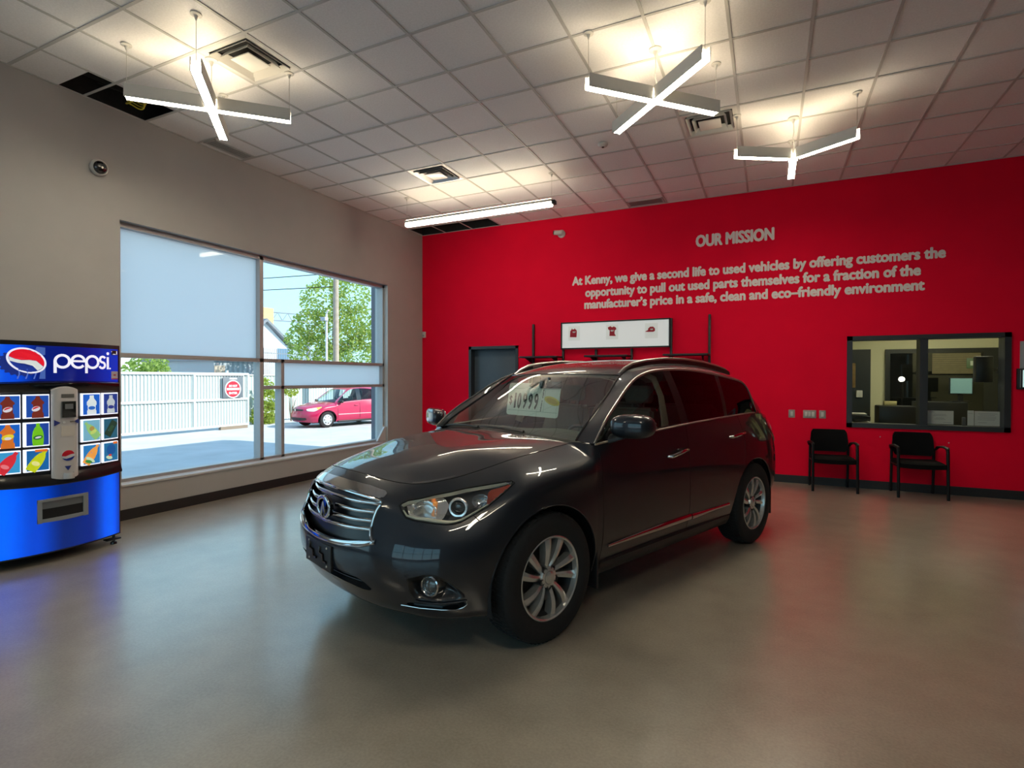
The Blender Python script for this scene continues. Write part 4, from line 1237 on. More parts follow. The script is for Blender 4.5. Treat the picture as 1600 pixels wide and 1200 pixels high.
# wheels
def wheel(cx, s_):
    cy, cz = .0, 0.0
    r = .3815
    prof = [(.246, -.105), (.262, -.117), (.300, -.123), (.340, -.121), (.362, -.112), (.374, -.100), (r - .002, -.082), (r, -.05), (r, .05), (r - .002, .082), (.374, .100), (.362, .112), (.340, .121), (.300, .123), (.262, .117), (.246, .105)]
    mb = MB(); mb.lathe(prof, 72, 'y')
    # tread blocks
    for k in range(72):
        a = 2 * math.pi * (k + .5) / 72
        for (y0, y1, da) in ((-.096, -.052, .0), (.052, .096, .0), (-.042, -.004, .5), (.004, .042, .5)):
            aa = a + da * 2 * math.pi / 72
            w = .034 * 2 * math.pi / 2.4 / 2.4
            P = []
            for (rr, kk) in ((r - .004, 1), (r + .004, .86)):
                for yy in (y0, y1):
                    for sg in (-1, 1):
                        an = aa + sg * w * kk * .55
                        rad = rr - (.006 if abs(yy) > .09 else 0)
                        P.append((rad * math.cos(an), yy, rad * math.sin(an)))
            mb.add(P, [(0, 1, 3, 2), (4, 6, 7, 5), (0, 4, 5, 1), (2, 3, 7, 6), (0, 2, 6, 4), (1, 5, 7, 3)])
    w = mb.build('wheel', RUBBER, car, angle=35)
    w.location = (cx, s_ * .838, r)
    # rim: barrel, lip and ten swept spokes in five pairs
    o = .085
    mb = MB()
    mb.lathe([(.247, .108), (.249, .113), (.243, .116), (.235, .110), (.232, .096), (.228, .080)], 72, 'y')
    def pt(rad, ang, y): return (rad * math.cos(ang), y, rad * math.sin(ang))
    for k in range(5):
        for sd in (-1, 1):
            base = 2 * math.pi * k / 5 + R(94)
            hubang = base + sd * R(16); tip = base + sd * R(15.5) + R(9)
            n = 10; L = []
            for i in range(n + 1):
                t = i / n
                rad = .046 + (.238 - .046) * t
                ang = hubang + (tip - hubang) * t
                wl_ = (.0125 + .0165 * t ** 1.2) / rad; wr_ = (.0125 + .0095 * t ** 1.2) / rad
                if sd < 0: wl_, wr_ = wr_, wl_
                ytop = .084 + .020 * math.sin(t * math.pi * .9) + .010 * t
                L.append([pt(rad, ang - wl_, ytop - .060), pt(rad, ang - wl_, ytop - .010), pt(rad, ang - .3 * sd * wl_, ytop), pt(rad, ang + wr_, ytop - .006), pt(rad, ang + wr_, ytop - .060)])
            mb.grid(L)
    mb.lathe([(.062, .035), (.066, .080), (.060, .094), (.040, .098), (.036, .094)], 40, 'y')
    rim = mb.build('alloy_rim', RIM, w, angle=28)
    mb = MB(); mb.lathe([(.2285, .080), (.216, .05), (.205, -.02), (.215, -.09), (.246, -.105)], 72, 'y'); mb.build('rim_barrel', RIMDARK, w)
    mb = MB(); mb.lathe([(.037, .088), (.036, .1), (.028, .104), (.0005, .105)], 32, 'y'); cap_ = mb.build('hub_cap', RIM, w)
    mb = MB()
    for k in range(5):
        a = 2 * math.pi * (k + .5) / 5 + R(90)
        mb.lathe([(.019, .02), (.019, .0955), (.014, .096), (.013, .07)], 16, 'y', (.052 * 1.12 * math.cos(a), 0, .052 * 1.12 * math.sin(a)))
    mb.build('wheel_nut', RIMDARK, w)
    mb = MB(); mb.lathe([(.03, .03), (.165, .03), (.165, .0), (.03, .0)], 40, 'y'); mb.lathe([(.0005, -.06), (.207, -.06)], 40, 'y')
    mb.build('brake_disc', mat('brake_disc_steel', (.05, .045, .04), .5, .8) if 'brake_disc_steel' not in bpy.data.materials else bpy.data.materials['brake_disc_steel'], w)
    if s_ < 0: w.rotation_euler = (0, 0, math.pi)
for cx in (0, -WB):
    for s_ in (1, -1): wheel(cx, s_)

# cabin
mb = MB()
D = []
for x, z, h in ((-.43, 1.120, .0), (-.55, 1.150, 0), (-.72, 1.160, 0), (-.86, 1.13, 0), (-.93, 1.06, 0), (-.93, .80, 0)):
    D.append([(x - .10 * (abs(y) / .75) ** 2, y, z + (.022 * math.exp(-((y - .36) / .22) ** 2) if -.9 < x < -.6 else 0) - .02 * (abs(y) / .75) ** 3) for y in np.linspace(-.76, .76, 25)])
mb.grid(D); mb.build('dashboard', DASHM, car)
mb = MB()
ring = [(-1.02 + .08 * math.sin(a) * .9, .37 + .18 * math.cos(a), 1.02 + .17 * math.sin(a)) for a in np.linspace(0, 2 * math.pi, 40, endpoint=False)]
mb.tube(ring, .014, 10, closed=True)
for a in (0, math.pi, -math.pi / 2):
    mb.tube([(-1.02, .37, 1.02), (-1.02 + .07 * math.sin(a), .37 + .17 * math.cos(a), 1.02 + .16 * math.sin(a))], .018, 8, flat=.5)
mb.tube([(-1.03, .37, 1.02), (-.90, .37, .98)], .04, 12)
mb.build('steering_wheel', GLOSSB, car)
def seat(x, y, w=.26):
    mb = MB()
    bm = bmesh.new(); bmesh.ops.create_cube(bm, size=1); bmesh.ops.subdivide_edges(bm, edges=bm.edges[:], cuts=5, use_grid_fill=True)
    for v in bm.verts:
        a, b, c_ = v.co * 2
        v.co = (x + .05 + a * .27, y + b * w * (1 - .05 * c_), .62 + c_ * .09 + .02 * b * b)
    bmesh.ops.bevel(bm, geom=[e for e in bm.edges if e.calc_face_angle(0) > 1], offset=.03, segments=3, affect='EDGES')
    mb.bm(bm)
    bm = bmesh.new(); bmesh.ops.create_cube(bm, size=1); bmesh.ops.subdivide_edges(bm, edges=bm.edges[:], cuts=5, use_grid_fill=True)
    for v in bm.verts:
        a, b, c_ = v.co * 2
        z = .98 + c_ * .33
        v.co = (x - .24 - (z - .65) * .32 + a * .065 + .03 * b * b, y + b * w * (1 - .18 * max(0, c_) ** 2), z)
    bmesh.ops.bevel(bm, geom=[e for e in bm.edges if e.calc_face_angle(0) > 1], offset=.03, segments=3, affect='EDGES')
    mb.bm(bm)
    s1 = mb.build('seat', SEATM, car)
    mb = MB()
    mb.rbox(x - .53, x - .43, y - .13, y + .13, 1.345, 1.50, .035, 3)
    mb.tube([(x - .46, y - .06, 1.28), (x - .475, y - .06, 1.36)], .007); mb.tube([(x - .46, y + .06, 1.28), (x - .475, y + .06, 1.36)], .007)
    mb.build('headrest', SEATM, s1)
for y in (.38, -.38): seat(-1.28, y)
for y in (.40, -.40): seat(-2.15, y, .34)
mb = MB()
mb.box(-3.4, -.9, -.78, .78, .30, .36)
mb.build('cabin_floor', DASHM, car)
for s_ in (1, -1):
    mb = MB()
    mb.box(-3.3, -.5, min(s_ * .80, s_ * .83), max(s_ * .80, s_ * .83), .36, 1.10)
    mb.build('door_card', DASHM, car)
    mb = MB()
    mb.tube([(-1.44, s_ * .83, 1.13), (-1.47, s_ * .815, 1.22), (-1.50, s_ * .76, 1.42), (-1.49, s_ * .70, 1.56), (-1.40, s_ * .62, 1.62)], [.045, .045, .04, .04, .03], 10, flat=.35, up=(0, 1, .3))
    mb.build('pillar_trim', TRIM, car)
# headliner under the roof skin
Vt, Nt, qt = chunk(top, lambda u, v: 5.4 <= u < 12.5)
emit('headliner', TRIM, [(Vt - Nt * .03, -Nt, [f[::-1] for f in qt]), mirror((Vt - Nt * .03, -Nt, [f[::-1] for f in qt]))])
mb = MB(); mb.rbox(-1.035, -1.0, -.12, .12, 1.475, 1.545, .012); mb.tube([(-1.0, 0, 1.54), (-1.0, 0, 1.57)], .012)
mb.build('rear_view_mirror', GLOSSB, car)
# ================================================================ drinks machine (front faces +x, bowed; v = distance along the front from its centre)
VB = .11
vm = empty('vending_machine', 'blue and black drinks vending machine against the grey wall left of the window', 'vending machine', (-5.56, 2.534, 0))
def vx(v, off=0.0): return VB * (1 - (v / .5) ** 2) + off
def vsheet(mb, v0, v1, z0, z1, off, th=.006, n=24, zb=None, zt=None):
    """a bowed slab on the front; zb / zt give curved lower and upper edges"""
    A = []
    for k in range(n + 1):
        v = v0 + (v1 - v0) * k / n
        a = zb(v) if zb else z0; b = zt(v) if zt else z1
        A.append([(vx(v, off - th), v, a), (vx(v, off), v, a), (vx(v, off), v, b), (vx(v, off - th), v, b), (vx(v, off - th), v, a)])
    k0 = len(mb.v); mb.grid(A)
    mb.add(A[0][:4], [(0, 1, 2, 3)]); mb.add(A[-1][:4], [(3, 2, 1, 0)])
    return mb
VBLK = mat('vending_black', (.008, .008, .010), .28, coat=.4)
MB().rbox(-.745, .0, -.5, .5, .085, 1.862, .012).build('cabinet_body', VBLK, vm)
mb = MB(); vsheet(mb, -.5, .5, .085, 1.862, 0, .11)
mb.build('front_frame', VBLK, vm)
for y in (-.44, .44):
    for x in (-.66, .0):
        mb = MB(); mb.lathe([(.0005, 0), (.028, 0), (.024, .02), (.012, .024), (.012, .09)], 16, 'z', (x, y, 0)); mb.build('levelling_foot', VBLK, vm)
MB().rbox(-.02, .05, .36, .48, .045, .06, .004).build('foot_bracket', VBLK, vm)
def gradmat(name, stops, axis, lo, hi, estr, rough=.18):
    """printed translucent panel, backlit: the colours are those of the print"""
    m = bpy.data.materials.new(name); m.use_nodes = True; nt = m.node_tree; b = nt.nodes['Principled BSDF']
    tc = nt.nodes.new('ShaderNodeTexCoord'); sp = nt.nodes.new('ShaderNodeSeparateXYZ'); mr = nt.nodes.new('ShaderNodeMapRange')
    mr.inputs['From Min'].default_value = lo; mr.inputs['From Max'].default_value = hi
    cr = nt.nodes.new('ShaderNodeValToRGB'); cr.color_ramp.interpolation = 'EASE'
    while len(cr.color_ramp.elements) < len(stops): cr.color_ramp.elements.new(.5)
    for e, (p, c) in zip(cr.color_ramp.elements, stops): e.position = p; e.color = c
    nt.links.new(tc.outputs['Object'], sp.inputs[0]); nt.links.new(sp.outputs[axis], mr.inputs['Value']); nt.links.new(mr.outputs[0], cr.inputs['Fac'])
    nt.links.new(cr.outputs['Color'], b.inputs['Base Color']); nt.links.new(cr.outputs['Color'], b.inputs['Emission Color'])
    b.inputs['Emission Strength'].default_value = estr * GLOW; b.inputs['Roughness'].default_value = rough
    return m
HDR = gradmat('header_print', [(0, S(40, 120, 255)), (.16, S(10, 80, 235)), (.34, S(8, 28, 120)), (.62, S(6, 22, 120)), (1, S(14, 48, 190))], 1, -.5, .5, .62)
LOWP = gradmat('lower_glow_print', [(0, S(0, 70, 215)), (.10, S(0, 98, 255)), (.30, S(2, 66, 205)), (.50, S(6, 34, 110)), (.70, S(4, 36, 125)), (.90, S(0, 92, 252)), (1, S(0, 50, 170))], 1, -.5, .5, .85, .15)  # bright sides are the glow of the backlight, put into the ramp colours
hz_b = lambda v: 1.520 + .012 * math.cos(v * math.pi)
mb = MB(); vsheet(mb, -.478, .478, 0, 1.826, .004, .01, zb=hz_b)
hdr = mb.build('header_panel', HDR, vm)
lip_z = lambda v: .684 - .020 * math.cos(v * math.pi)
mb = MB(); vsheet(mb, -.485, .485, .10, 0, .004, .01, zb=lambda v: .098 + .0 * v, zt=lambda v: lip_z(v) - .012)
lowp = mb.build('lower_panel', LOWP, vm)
# shelf lip under the selection panel
mb = MB(); A = []
for k in range(25):
    v = -.5 + k / 24; A.append([(vx(v, .004), v, lip_z(v) - .014), (vx(v, .030), v, lip_z(v) - .010), (vx(v, .034), v, lip_z(v) + .004), (vx(v, .0), v, lip_z(v) + .085)])
mb.grid(A); mb.build('selection_shelf', VBLK, vm)
mb = MB(); A = []
for k in range(25):
    v = -.48 + .96 * k / 24; A.append([(vx(v, .0), v, hz_b(v) - .09), (vx(v, .022), v, hz_b(v) - .03), (vx(v, .020), v, hz_b(v) - .012), (vx(v, .0), v, hz_b(v) - .002)])
mb.grid(A); mb.build('header_lip', GLOSSB, vm)
VWHT = emis('backlit_white', S(238, 244, 255), .9)
PR = {}
def pm(name, rgb, e=.55):
    if name not in PR:
        PR[name] = emis('print_' + name, S(*rgb), e)
    return PR[name]
def flat(mb, poly, v0, z0, off=.0, th=.0012):
    """a flat shape lying on the bowed front"""
    mb.prism(poly, lambda a, b: (vx(v0 + a, off - th), v0 + a, z0 + b), lambda a, b: (vx(v0 + a, off), v0 + a, z0 + b))
    return mb
def ell(rx, ry, n=28, rot=0.0, a0=0, a1=360, cx=0, cy=0):
    c, s_ = math.cos(R(rot)), math.sin(R(rot)); out = []
    full = (a1 - a0) >= 360
    for k in range(n if full else n + 1):
        a = R(a0 + (a1 - a0) * k / n); x, y = rx * math.cos(a), ry * math.sin(a); out.append((cx + x * c - y * s_, cy + x * s_ + y * c))
    return out
def ribbon(path, w):
    """outline of a stroke of width w along a path"""
    P = [Vector((*p, 0)) for p in path]; Lp, Rp = [], []
    for i in range(len(P)):
        d = (P[min(i + 1, len(P) - 1)] - P[max(i - 1, 0)]).normalized(); n = Vector((-d.y, d.x, 0)) * w / 2
        Lp.append(tuple((P[i] + n)[:2])); Rp.append(tuple((P[i] - n)[:2]))
    return Lp, Rp
def stroke(mb, path, w, v0, z0, off, th=.0015):
    Lp, Rp = ribbon(path, w)
    for i in range(len(path) - 1):
        flat(mb, [Lp[i], Lp[i + 1], Rp[i + 1], Rp[i]], v0, z0, off, th)
    return mb
# header lettering
LETW = emis('letter_white', S(225, 228, 245), .75)
mb = MB()
r_ = .052; w_ = .0215
def arcp(cx, cy, r, a0, a1, n=22): return [(cx + r * math.cos(R(a0 + (a1 - a0) * k / n)), cy + r * math.sin(R(a0 + (a1 - a0) * k / n))) for k in range(n + 1)]
zl = 1.700
def let_p(cx): stroke(mb, arcp(cx, 0, r_, 0, 360), w_, 0, zl, .0065); stroke(mb, [(cx - r_, .0), (cx - r_, -.100)], w_, 0, zl, .0066)
# stations measured along the front
let_p(-.012)
ex = .108; stroke(mb, arcp(ex, 0, r_, 8, 322), w_, 0, zl, .0065); stroke(mb, [(ex - r_ + .004, .004), (ex + r_ + .008, .004)], w_ * .8, 0, zl, .0066)
let_p(.226)
sx_ = .318
stroke(mb, arcp(sx_ + .002, .026, .0255, 28, 250, 16) + arcp(sx_ - .003, -.026, .0265, 75, -160, 18), w_ * .92, 0, zl, .0065)
stroke(mb, [(.370, -.062), (.370, .050)], w_, 0, zl, .0065); flat(mb, ell(.0135, .0135, 18, cx=.370, cy=.082), 0, zl, .0066)
flat(mb, ell(.008, .008, 14, cx=.392, cy=-.055), 0, zl, .0066)
mb.build('brand_lettering', LETW, hdr, smooth=False)
# globe on a crown cap
GC = (-.245, 1.700)
mb = MB()
cap_pts = []
for k in range(84):
    a = 2 * math.pi * k / 84; rr = .135 + .011 * (1 if k % 4 < 2 else -1) * .6
    cap_pts.append((-.028 + rr * math.cos(a), -.018 + rr * .80 * math.sin(a)))
flat(mb, cap_pts, *GC, .0060); mb.build('crown_cap', pm('cap_blue', (14, 40, 128), .55), hdr, smooth=False)
mb = MB(); flat(mb, ell(.128, .098, 44, -28), *GC, .0072); mb.build('globe_rim', LETW, hdr, smooth=False)
mb = MB(); flat(mb, ell(.114, .084, 44, -28), *GC, .0080); mb.build('globe_base', pm('globe_blue', (18, 50, 150), .55), hdr, smooth=False)
def rot2(P, d): c, s_ = math.cos(R(d)), math.sin(R(d)); return [(x * c - y * s_, x * s_ + y * c) for x, y in P]
top_arc = [(.114 * math.cos(R(a)), .084 * math.sin(R(a))) for a in range(2, 196, 6)]
wave = [(-.110, -.020), (-.07, -.022), (-.03, -.012), (.01, .012), (.05, .026), (.112, .006)]
mb = MB(); flat(mb, rot2(top_arc + wave, -28), *GC, .0088); mb.build('globe_red', pm('globe_red', (226, 12, 40), .6), hdr, smooth=False)
wv = [(.112, .004), (.05, .024), (.01, .010), (-.03, -.014), (-.07, -.024), (-.108, -.024), (-.09, -.052), (-.04, -.044), (.0, -.030), (.05, -.022), (.095, -.042), (.108, -.02)]
mb = MB(); flat(mb, rot2(wv, -28), *GC, .0090); mb.build('globe_white', pm('globe_white', (215, 222, 222), .6), hdr, smooth=False)
mb = MB()
for k, a in enumerate((-.05, .0, .05)): stroke(mb, [(a, -.07), (a + .004, -.11), (a - .008, -.15)], .008, *GC, .0066)
mb.build('cap_highlight', pm('cap_light', (90, 120, 210), .5), hdr, smooth=False)
for poly in ([(.03, .03), (.115, .05), (.115, .11), (.06, .115)], [(.075, -.15), (.115, -.15), (.115, -.06), (.085, -.08)]):
    mb = MB(); flat(mb, poly, *GC, .0064); mb.build('window_print', pm('pale_blue', (70, 105, 190), .45), hdr, smooth=False)
mb = MB(); flat(mb, [(-.035, -.038), (.035, -.038), (.035, .036), (-.035, .036)], .440, 1.583, .0065)
st = mb.build('header_sticker', mat('sticker_white', (.52, .48, .50), .6), hdr, smooth=False)
mb = MB(); flat(mb, [(-.035, -.038), (.035, -.038), (.035, -.028), (-.035, -.028)], .440, 1.583, .0072); flat(mb, [(-.012, -.004), (.012, -.004), (.012, .010), (-.012, .010)], .440, 1.583, .0072); mb.build('sticker_print', mat('sticker_red', S(180, 60, 80), .6), st, smooth=False)
mb = MB(); flat(mb, [(-.032, -.02), (.032, -.02), (.032, .022), (-.032, .022)], .440, 1.792, .0062); lk = mb.build('lock_plate', VBLK, hdr, smooth=False)
mb = MB(); flat(mb, [(.020, -.014), (.027, -.014), (.027, .018), (.020, .018)], .440, 1.792, .0070); flat(mb, [(-.018, -.016), (.012, -.016), (.012, -.010), (-.018, -.010)], .440, 1.792, .0070); flat(mb, ell(.004, .004, 10, cx=-.03, cy=.01), .440, 1.792, .0070); mb.build('lock_mark', LETW, lk, smooth=False)

# selection buttons
bottle = [(-.030, -.085), (.030, -.085), (.034, -.05), (.034, -.01), (.030, .02), (.022, .045), (.011, .062), (.011, .085), (-.011, .085), (-.011, .062), (-.022, .045), (-.030, .02), (-.034, -.01), (-.034, -.05)]
water = [(-.040, -.09), (.040, -.09), (.040, -.055), (.034, -.05), (.034, -.012), (.042, -.005), (.042, .022), (.022, .048), (.018, .055), (.018, .080), (-.018, .080), (-.018, .055), (-.022, .048), (-.042, .022), (-.042, -.005), (-.034, -.012), (-.034, -.05), (-.040, -.055)]
cola = [(-.038, -.095), (.038, -.095), (.036, -.055), (.030, -.05), (.030, .015), (.040, .022), (.040, .035), (.018, .062), (.010, .085), (-.010, .085), (-.018, .062), (-.040, .035), (-.040, .022), (-.030, .015), (-.030, -.05), (-.036, -.055)]
canp = [(-.03, -.07), (.03, -.07), (.034, -.06), (.034, .06), (.028, .072), (-.028, .072), (-.034, .06), (-.034, -.06)]
ROWZ = [(1.225, 1.422), (.993, 1.192), (.785, .970)]
COLV = [(-.450, -.292), (-.272, -.112), (.122, .284), (.304, .462)]
def shp(mb, poly, c, off, rot=0, k=1.0, dx=0, dz=0): flat(mb, [(x * k + dx, y * k + dz) for x, y in rot2(poly, rot)], c[0], c[1], off)
BTN = {  # (row, column): background, [(shape, colour name, rgb, rot, scale, dx, dz)]
 (0, 0): ((30, 95, 200), [(cola, 'cola', (120, 42, 30), 0, 1, 0, 0), (ell(.028, .02, 18), 'labw', (225, 225, 235), 25, 1, 0, -.02), (ell(.022, .012, 14, a0=0, a1=180), 'labr', (215, 30, 50), 25, 1, 0, -.016)]),
 (0, 1): ((25, 80, 180), [(cola, 'cola', (120, 42, 30), 0, 1, 0, 0), (ell(.028, .02, 18), 'labw', (225, 225, 235), 25, 1, -.012, -.02), (ell(.022, .012, 14, a0=0, a1=180), 'labr', (215, 30, 50), 25, 1, -.012, -.016)]),
 (0, 2): ((22, 100, 215), [(water, 'water', (226, 240, 248), 0, 1, 0, 0), (ell(.030, .016, 18), 'labb', (40, 110, 210), 0, 1, 0, -.032)]),
 (0, 3): ((32, 62, 150), [(water, 'water2', (190, 205, 215), 0, .95, 0, 0), (ell(.030, .016, 18), 'labd', (45, 62, 150), 0, 1, 0, -.032)]),
 (1, 0): ((20, 105, 215), [(cola, 'amber', (226, 120, 40), 0, 1.05, 0, 0), (ell(.036, .022, 18), 'yellow', (240, 220, 60), 15, 1, 0, -.01), (ell(.02, .012, 14), 'labw', (225, 225, 235), 0, 1, .0, -.02)]),
 (1, 1): ((25, 70, 170), [(bottle, 'lime', (120, 205, 30), 0, 1.08, 0, 0), (ell(.030, .018, 18), 'limed', (30, 110, 50), 10, 1, 0, -.025), (ell(.02, .008, 14), 'labw', (225, 225, 235), 12, 1, 0, -.025)]),
 (1, 2): ((120, 185, 215), [(bottle, 'palegreen', (150, 205, 130), 38, 1.05, 0, 0), (ell(.022, .02, 18), 'tan', (175, 150, 80), 38, 1, .0, .015), (ell(.03, .016, 16), 'limepale', (200, 220, 120), 30, 1, .012, -.015)]),
 (1, 3): ((38, 100, 130), [(canp, 'darkgreen', (35, 62, 50), -32, 1.05, 0, 0), (ell(.018, .034, 16), 'darkgreen2', (52, 84, 58), -32, 1, 0, 0)]),
 (2, 0): ((60, 165, 225), [(bottle, 'red', (226, 45, 60), -32, 1.12, 0, 0), (ell(.026, .016, 16), 'redlab', (245, 130, 140), -30, 1, -.018, -.03)]),
 (2, 1): ((20, 105, 180), [(bottle, 'yellowgreen', (208, 220, 30), -32, 1.12, 0, 0), (ell(.028, .018, 16), 'ylab', (235, 235, 150), -30, 1, -.016, -.025), ([(-.02, .07), (.06, .07), (.06, .09), (-.02, .09)], 'orange', (240, 120, 40), 0, 1, .0, 0)]),
 (2, 2): ((40, 130, 205), [(bottle, 'orange2', (250, 170, 80), -34, 1.12, 0, 0), (ell(.045, .016, 18, -15), 'pale', (210, 235, 200), -20, 1, -.015, -.045), (ell(.03, .014, 16), 'green3', (60, 150, 70), -20, 1, -.03, -.06)]),
 (2, 3): ((35, 120, 175), [(ell(.045, .05, 18), 'deepblue', (20, 90, 165), 0, 1, 0, .02), (ell(.032, .016, 18), 'pale', (210, 235, 200), -15, 1, -.02, -.05), (ell(.016, .01, 12), 'redlab2', (215, 70, 60), 0, 1, -.012, -.03), ([(.02, .07), (.062, .07), (.062, .09), (.02, .09)], 'orange', (240, 120, 40), 0, 1, .0, 0)]),
}
for (r0, c0), (bgc, arts) in BTN.items():
    z0, z1 = ROWZ[r0]; v0, v1 = COLV[c0]
    mb = MB(); vsheet(mb, v0, v1, z0, z1, .022, .03, n=6)
    b_ = mb.build('selection_button', VWHT, vm, smooth=False)
    mb = MB(); vsheet(mb, v0 + .014, v1 - .006, z0 + .010, z1 - .010, .0245, .004, n=6)
    mb.build('button_print', pm('bg%d%d' % (r0, c0), bgc, .5), b_, smooth=False)
    cc = ((v0 + v1) / 2 + .004, (z0 + z1) / 2)
    for q, (poly, nm, rgb, rot, k, dx, dz) in enumerate(arts):
        mb = MB(); shp(mb, poly, cc, .0258 + .0010 * q, rot, k, dx, dz); mb.build('button_picture', pm(nm, rgb, .5), b_, smooth=False)
# coin column
VGREY = mat('coin_panel_grey', (.58, .56, .55), .42)
mb = MB(); A = []
for k in range(29):
    v = -.098 + .196 * k / 28; bul = .022 * (1 - abs(v / .098) ** 6)
    zt = 1.462 + .028 * (1 - (v / .098) ** 2)
    A.append([(vx(v, 0), v, .715 - .02 * (1 - (v / .098) ** 2)), (vx(v, .012 + bul), v, .715 - .02 * (1 - (v / .098) ** 2)), (vx(v, .012 + bul), v, zt - .01), (vx(v, .0), v, zt)])
mb.grid(A); coin = mb.build('coin_panel', VGREY, vm)
def cflat(name, m, poly, v, z, off=.046, th=.004):
    mb = MB(); mb.prism(poly, lambda a, b: (vx(v + a, off - th - .0105), v + a, z + b), lambda a, b: (vx(v + a, off - .0105), v + a, z + b)); return mb.build(name, m, coin, smooth=False)
sq = lambda w, h: [(-w, -h), (w, -h), (w, h), (-w, h)]
cflat('bill_slot', mat('slot_grey', (.12, .12, .11), .4), sq(.047, .016), .012, 1.405, .047)
rd = cflat('card_reader', GLOSSB, sq(.050, .068), .016, 1.290, .060, .03)
cflat('reader_display', mat('display_grey', (.16, .17, .18), .2), sq(.030, .022), .014, 1.315, .0615, .003)
TRI = mat('arrow_blue', S(40, 55, 130), .5)
cflat('arrow_mark', TRI, [(-.020, -.026), (.024, 0), (-.020, .026)], -.066, 1.178, .0465)
cflat('arrow_mark', TRI, [(.020, -.022), (-.018, 0), (.020, .022)], .074, 1.184, .0465)
cflat('coin_button', mat('button_pale', (.7, .7, .68), .3), ell(.011, .011, 16), -.018, 1.180, .050)
cflat('coin_slot', mat('slot_grey2', (.18, .16, .12), .4), sq(.018, .005), .045, 1.183, .047)
cflat('paper_label', mat('label_cream', (.62, .58, .52), .6), sq(.050, .044), .012, 1.105, .0475)
lg = cflat('logo_disc', mat('logo_white', (.7, .7, .72), .4), ell(.048, .046, 30), .012, .895, .0475)
cflat('logo_red', mat('logo_red', S(200, 25, 45), .4), [(.047 * math.cos(R(a)), .045 * math.sin(R(a))) for a in range(14, 190, 8)] + [(-.02, -.006), (.015, .008)], .012, .895, .0482)
cflat('logo_blue', mat('logo_blue', S(25, 50, 140), .4), [(.047 * math.cos(R(a)), .045 * math.sin(R(a))) for a in range(206, 352, 8)] + [(.018, -.020), (-.015, -.028)], .012, .895, .0482)
cflat('arrow_mark', TRI, [(-.024, .018), (.024, .018), (0, -.020)], .010, .788, .0475)
mb = MB(); mb.lathe([(.0005, 0), (.038, 0), (.040, .02), (.036, .05)], 24, 'z', (vx(.012, .045), .012, .70)); mb.build('coin_return', VGREY, coin)
# dispensing port
PV0, PV1, PZ0, PZ1 = -.190, .178, .348, .545
mb = MB()
def pframe(off): return lambda v: 0
vsheet(mb, PV0, PV1, PZ0, PZ0 + .032, .016, .03, zb=lambda v: PZ0 - .010 * math.cos(v * 6) + .010); vsheet(mb, PV0, PV1, PZ1 - .022, PZ1, .016, .03, zt=lambda v: PZ1 + .008 * math.cos(v * 6) - .006)
vsheet(mb, PV0, PV0 + .030, PZ0, PZ1, .016, .03, n=3); vsheet(mb, PV1 - .040, PV1, PZ0, PZ1, .016, .03, n=3)
prt = mb.build('dispensing_port', mat('port_grey', (.27, .29, .30), .4), vm, smooth=False)
mb = MB(); vsheet(mb, PV0 + .025, PV1 - .035, PZ0 + .025, PZ0 + .115, .0055, .003); mb.build('port_opening', VBLK, prt, smooth=False)
mb = MB(); vsheet(mb, PV0 + .025, PV1 - .035, PZ0 + .115, PZ1 - .02, .0062, .004); mb.build('port_flap', mat('flap_grey', (.15, .16, .17), .4), prt, smooth=False)
# ================================================================ things on the walls and ceiling
WHITE = mat('white_plastic', (.62, .61, .58), .45)
OFFW = mat('white_lettering', (.88, .80, .76), .6)
# lettering on the red wall
def wall_M(x, z): return Matrix.Translation((x, YW - .0035, z)) @ Matrix.Rotation(R(90), 4, 'X')
sgn = empty('mission_lettering', 'white mission statement lettering on the red wall', 'lettering', (0, 0, 0))
text_mesh('heading', 'OUR MISSION', .252, OFFW, wall_M(-.514, 3.684), sgn, bold=.011, width=1.140, depth=.003)
for body, x0, x1, z in (('At Kenny, we give a second life to used vehicles by offering customers the', -3.172, 2.147, 3.216),
                        ('opportunity to pull out used parts themselves for a fraction of the', -2.930, 1.874, 2.999),
                        ('manufacturer\u2019s price in a safe, clean and eco\u2013friendly environment', -2.945, 1.919, 2.790)):
    text_mesh('text_line', body, .205, OFFW, wall_M((x0 + x1) / 2, z), sgn, bold=.0088, width=x1 - x0, depth=.003)

# light box sign over the merchandise shelving
SHB = mat('shelf_black', (.008, .008, .009), .45)
unit = empty('wall_shelving', 'black wall shelving on slim posts behind the SUV', 'shelving', (0, YW, 0))
for x, zt in ((-3.905, 2.55), (-3.325, 2.10), (-2.72, 2.07), (-2.10, 2.07), (-1.455, 2.55), (-.862, 2.585)):
    MB().rbox(x - .018, x + .018, -.05, -.002, .35, zt, .003).build('post', SHB, unit)
for x0, x1 in ((-4.03, -3.33), (-2.83, -2.10), (-1.53, -.85)):
    for z in (1.925, 1.45, 1.0):
        s_ = MB().rbox(x0, x1, -.38, -.05, z, z + .03, .004).build('shelf', SHB, unit)
        mb = MB()
        for xx in (x0 + .1, x1 - .1): mb.prism([(-.05, z), (-.05, z - .09), (-.36, z)], lambda a, b: (xx - .004, a, b), lambda a, b: (xx + .004, a, b))
        mb.build('shelf_bracket', SHB, s_)
lb = empty('light_box', 'white framed board with three red product pictures on the red wall', 'sign', (-2.405, YW - .05, 2.315))
MB().box(-.925, .925, -.03, -.004, -.215, .215).build('board', mat('board_white', (.80, .82, .82), .35, emit=(.80, .85, .86), estr=.30 * GLOW), lb, smooth=False)
mb = MB()
for a in ((-.945, .945, -.045, .0, .215, .238), (-.945, .945, -.045, .0, -.238, -.215), (-.945, -.922, -.045, .0, -.238, .238), (.922, .945, -.045, .0, -.238, .238)): mb.box(*a)
mb.build('frame', SHB, lb, smooth=False)
REDP = mat('print_red', S(170, 10, 40), .6)
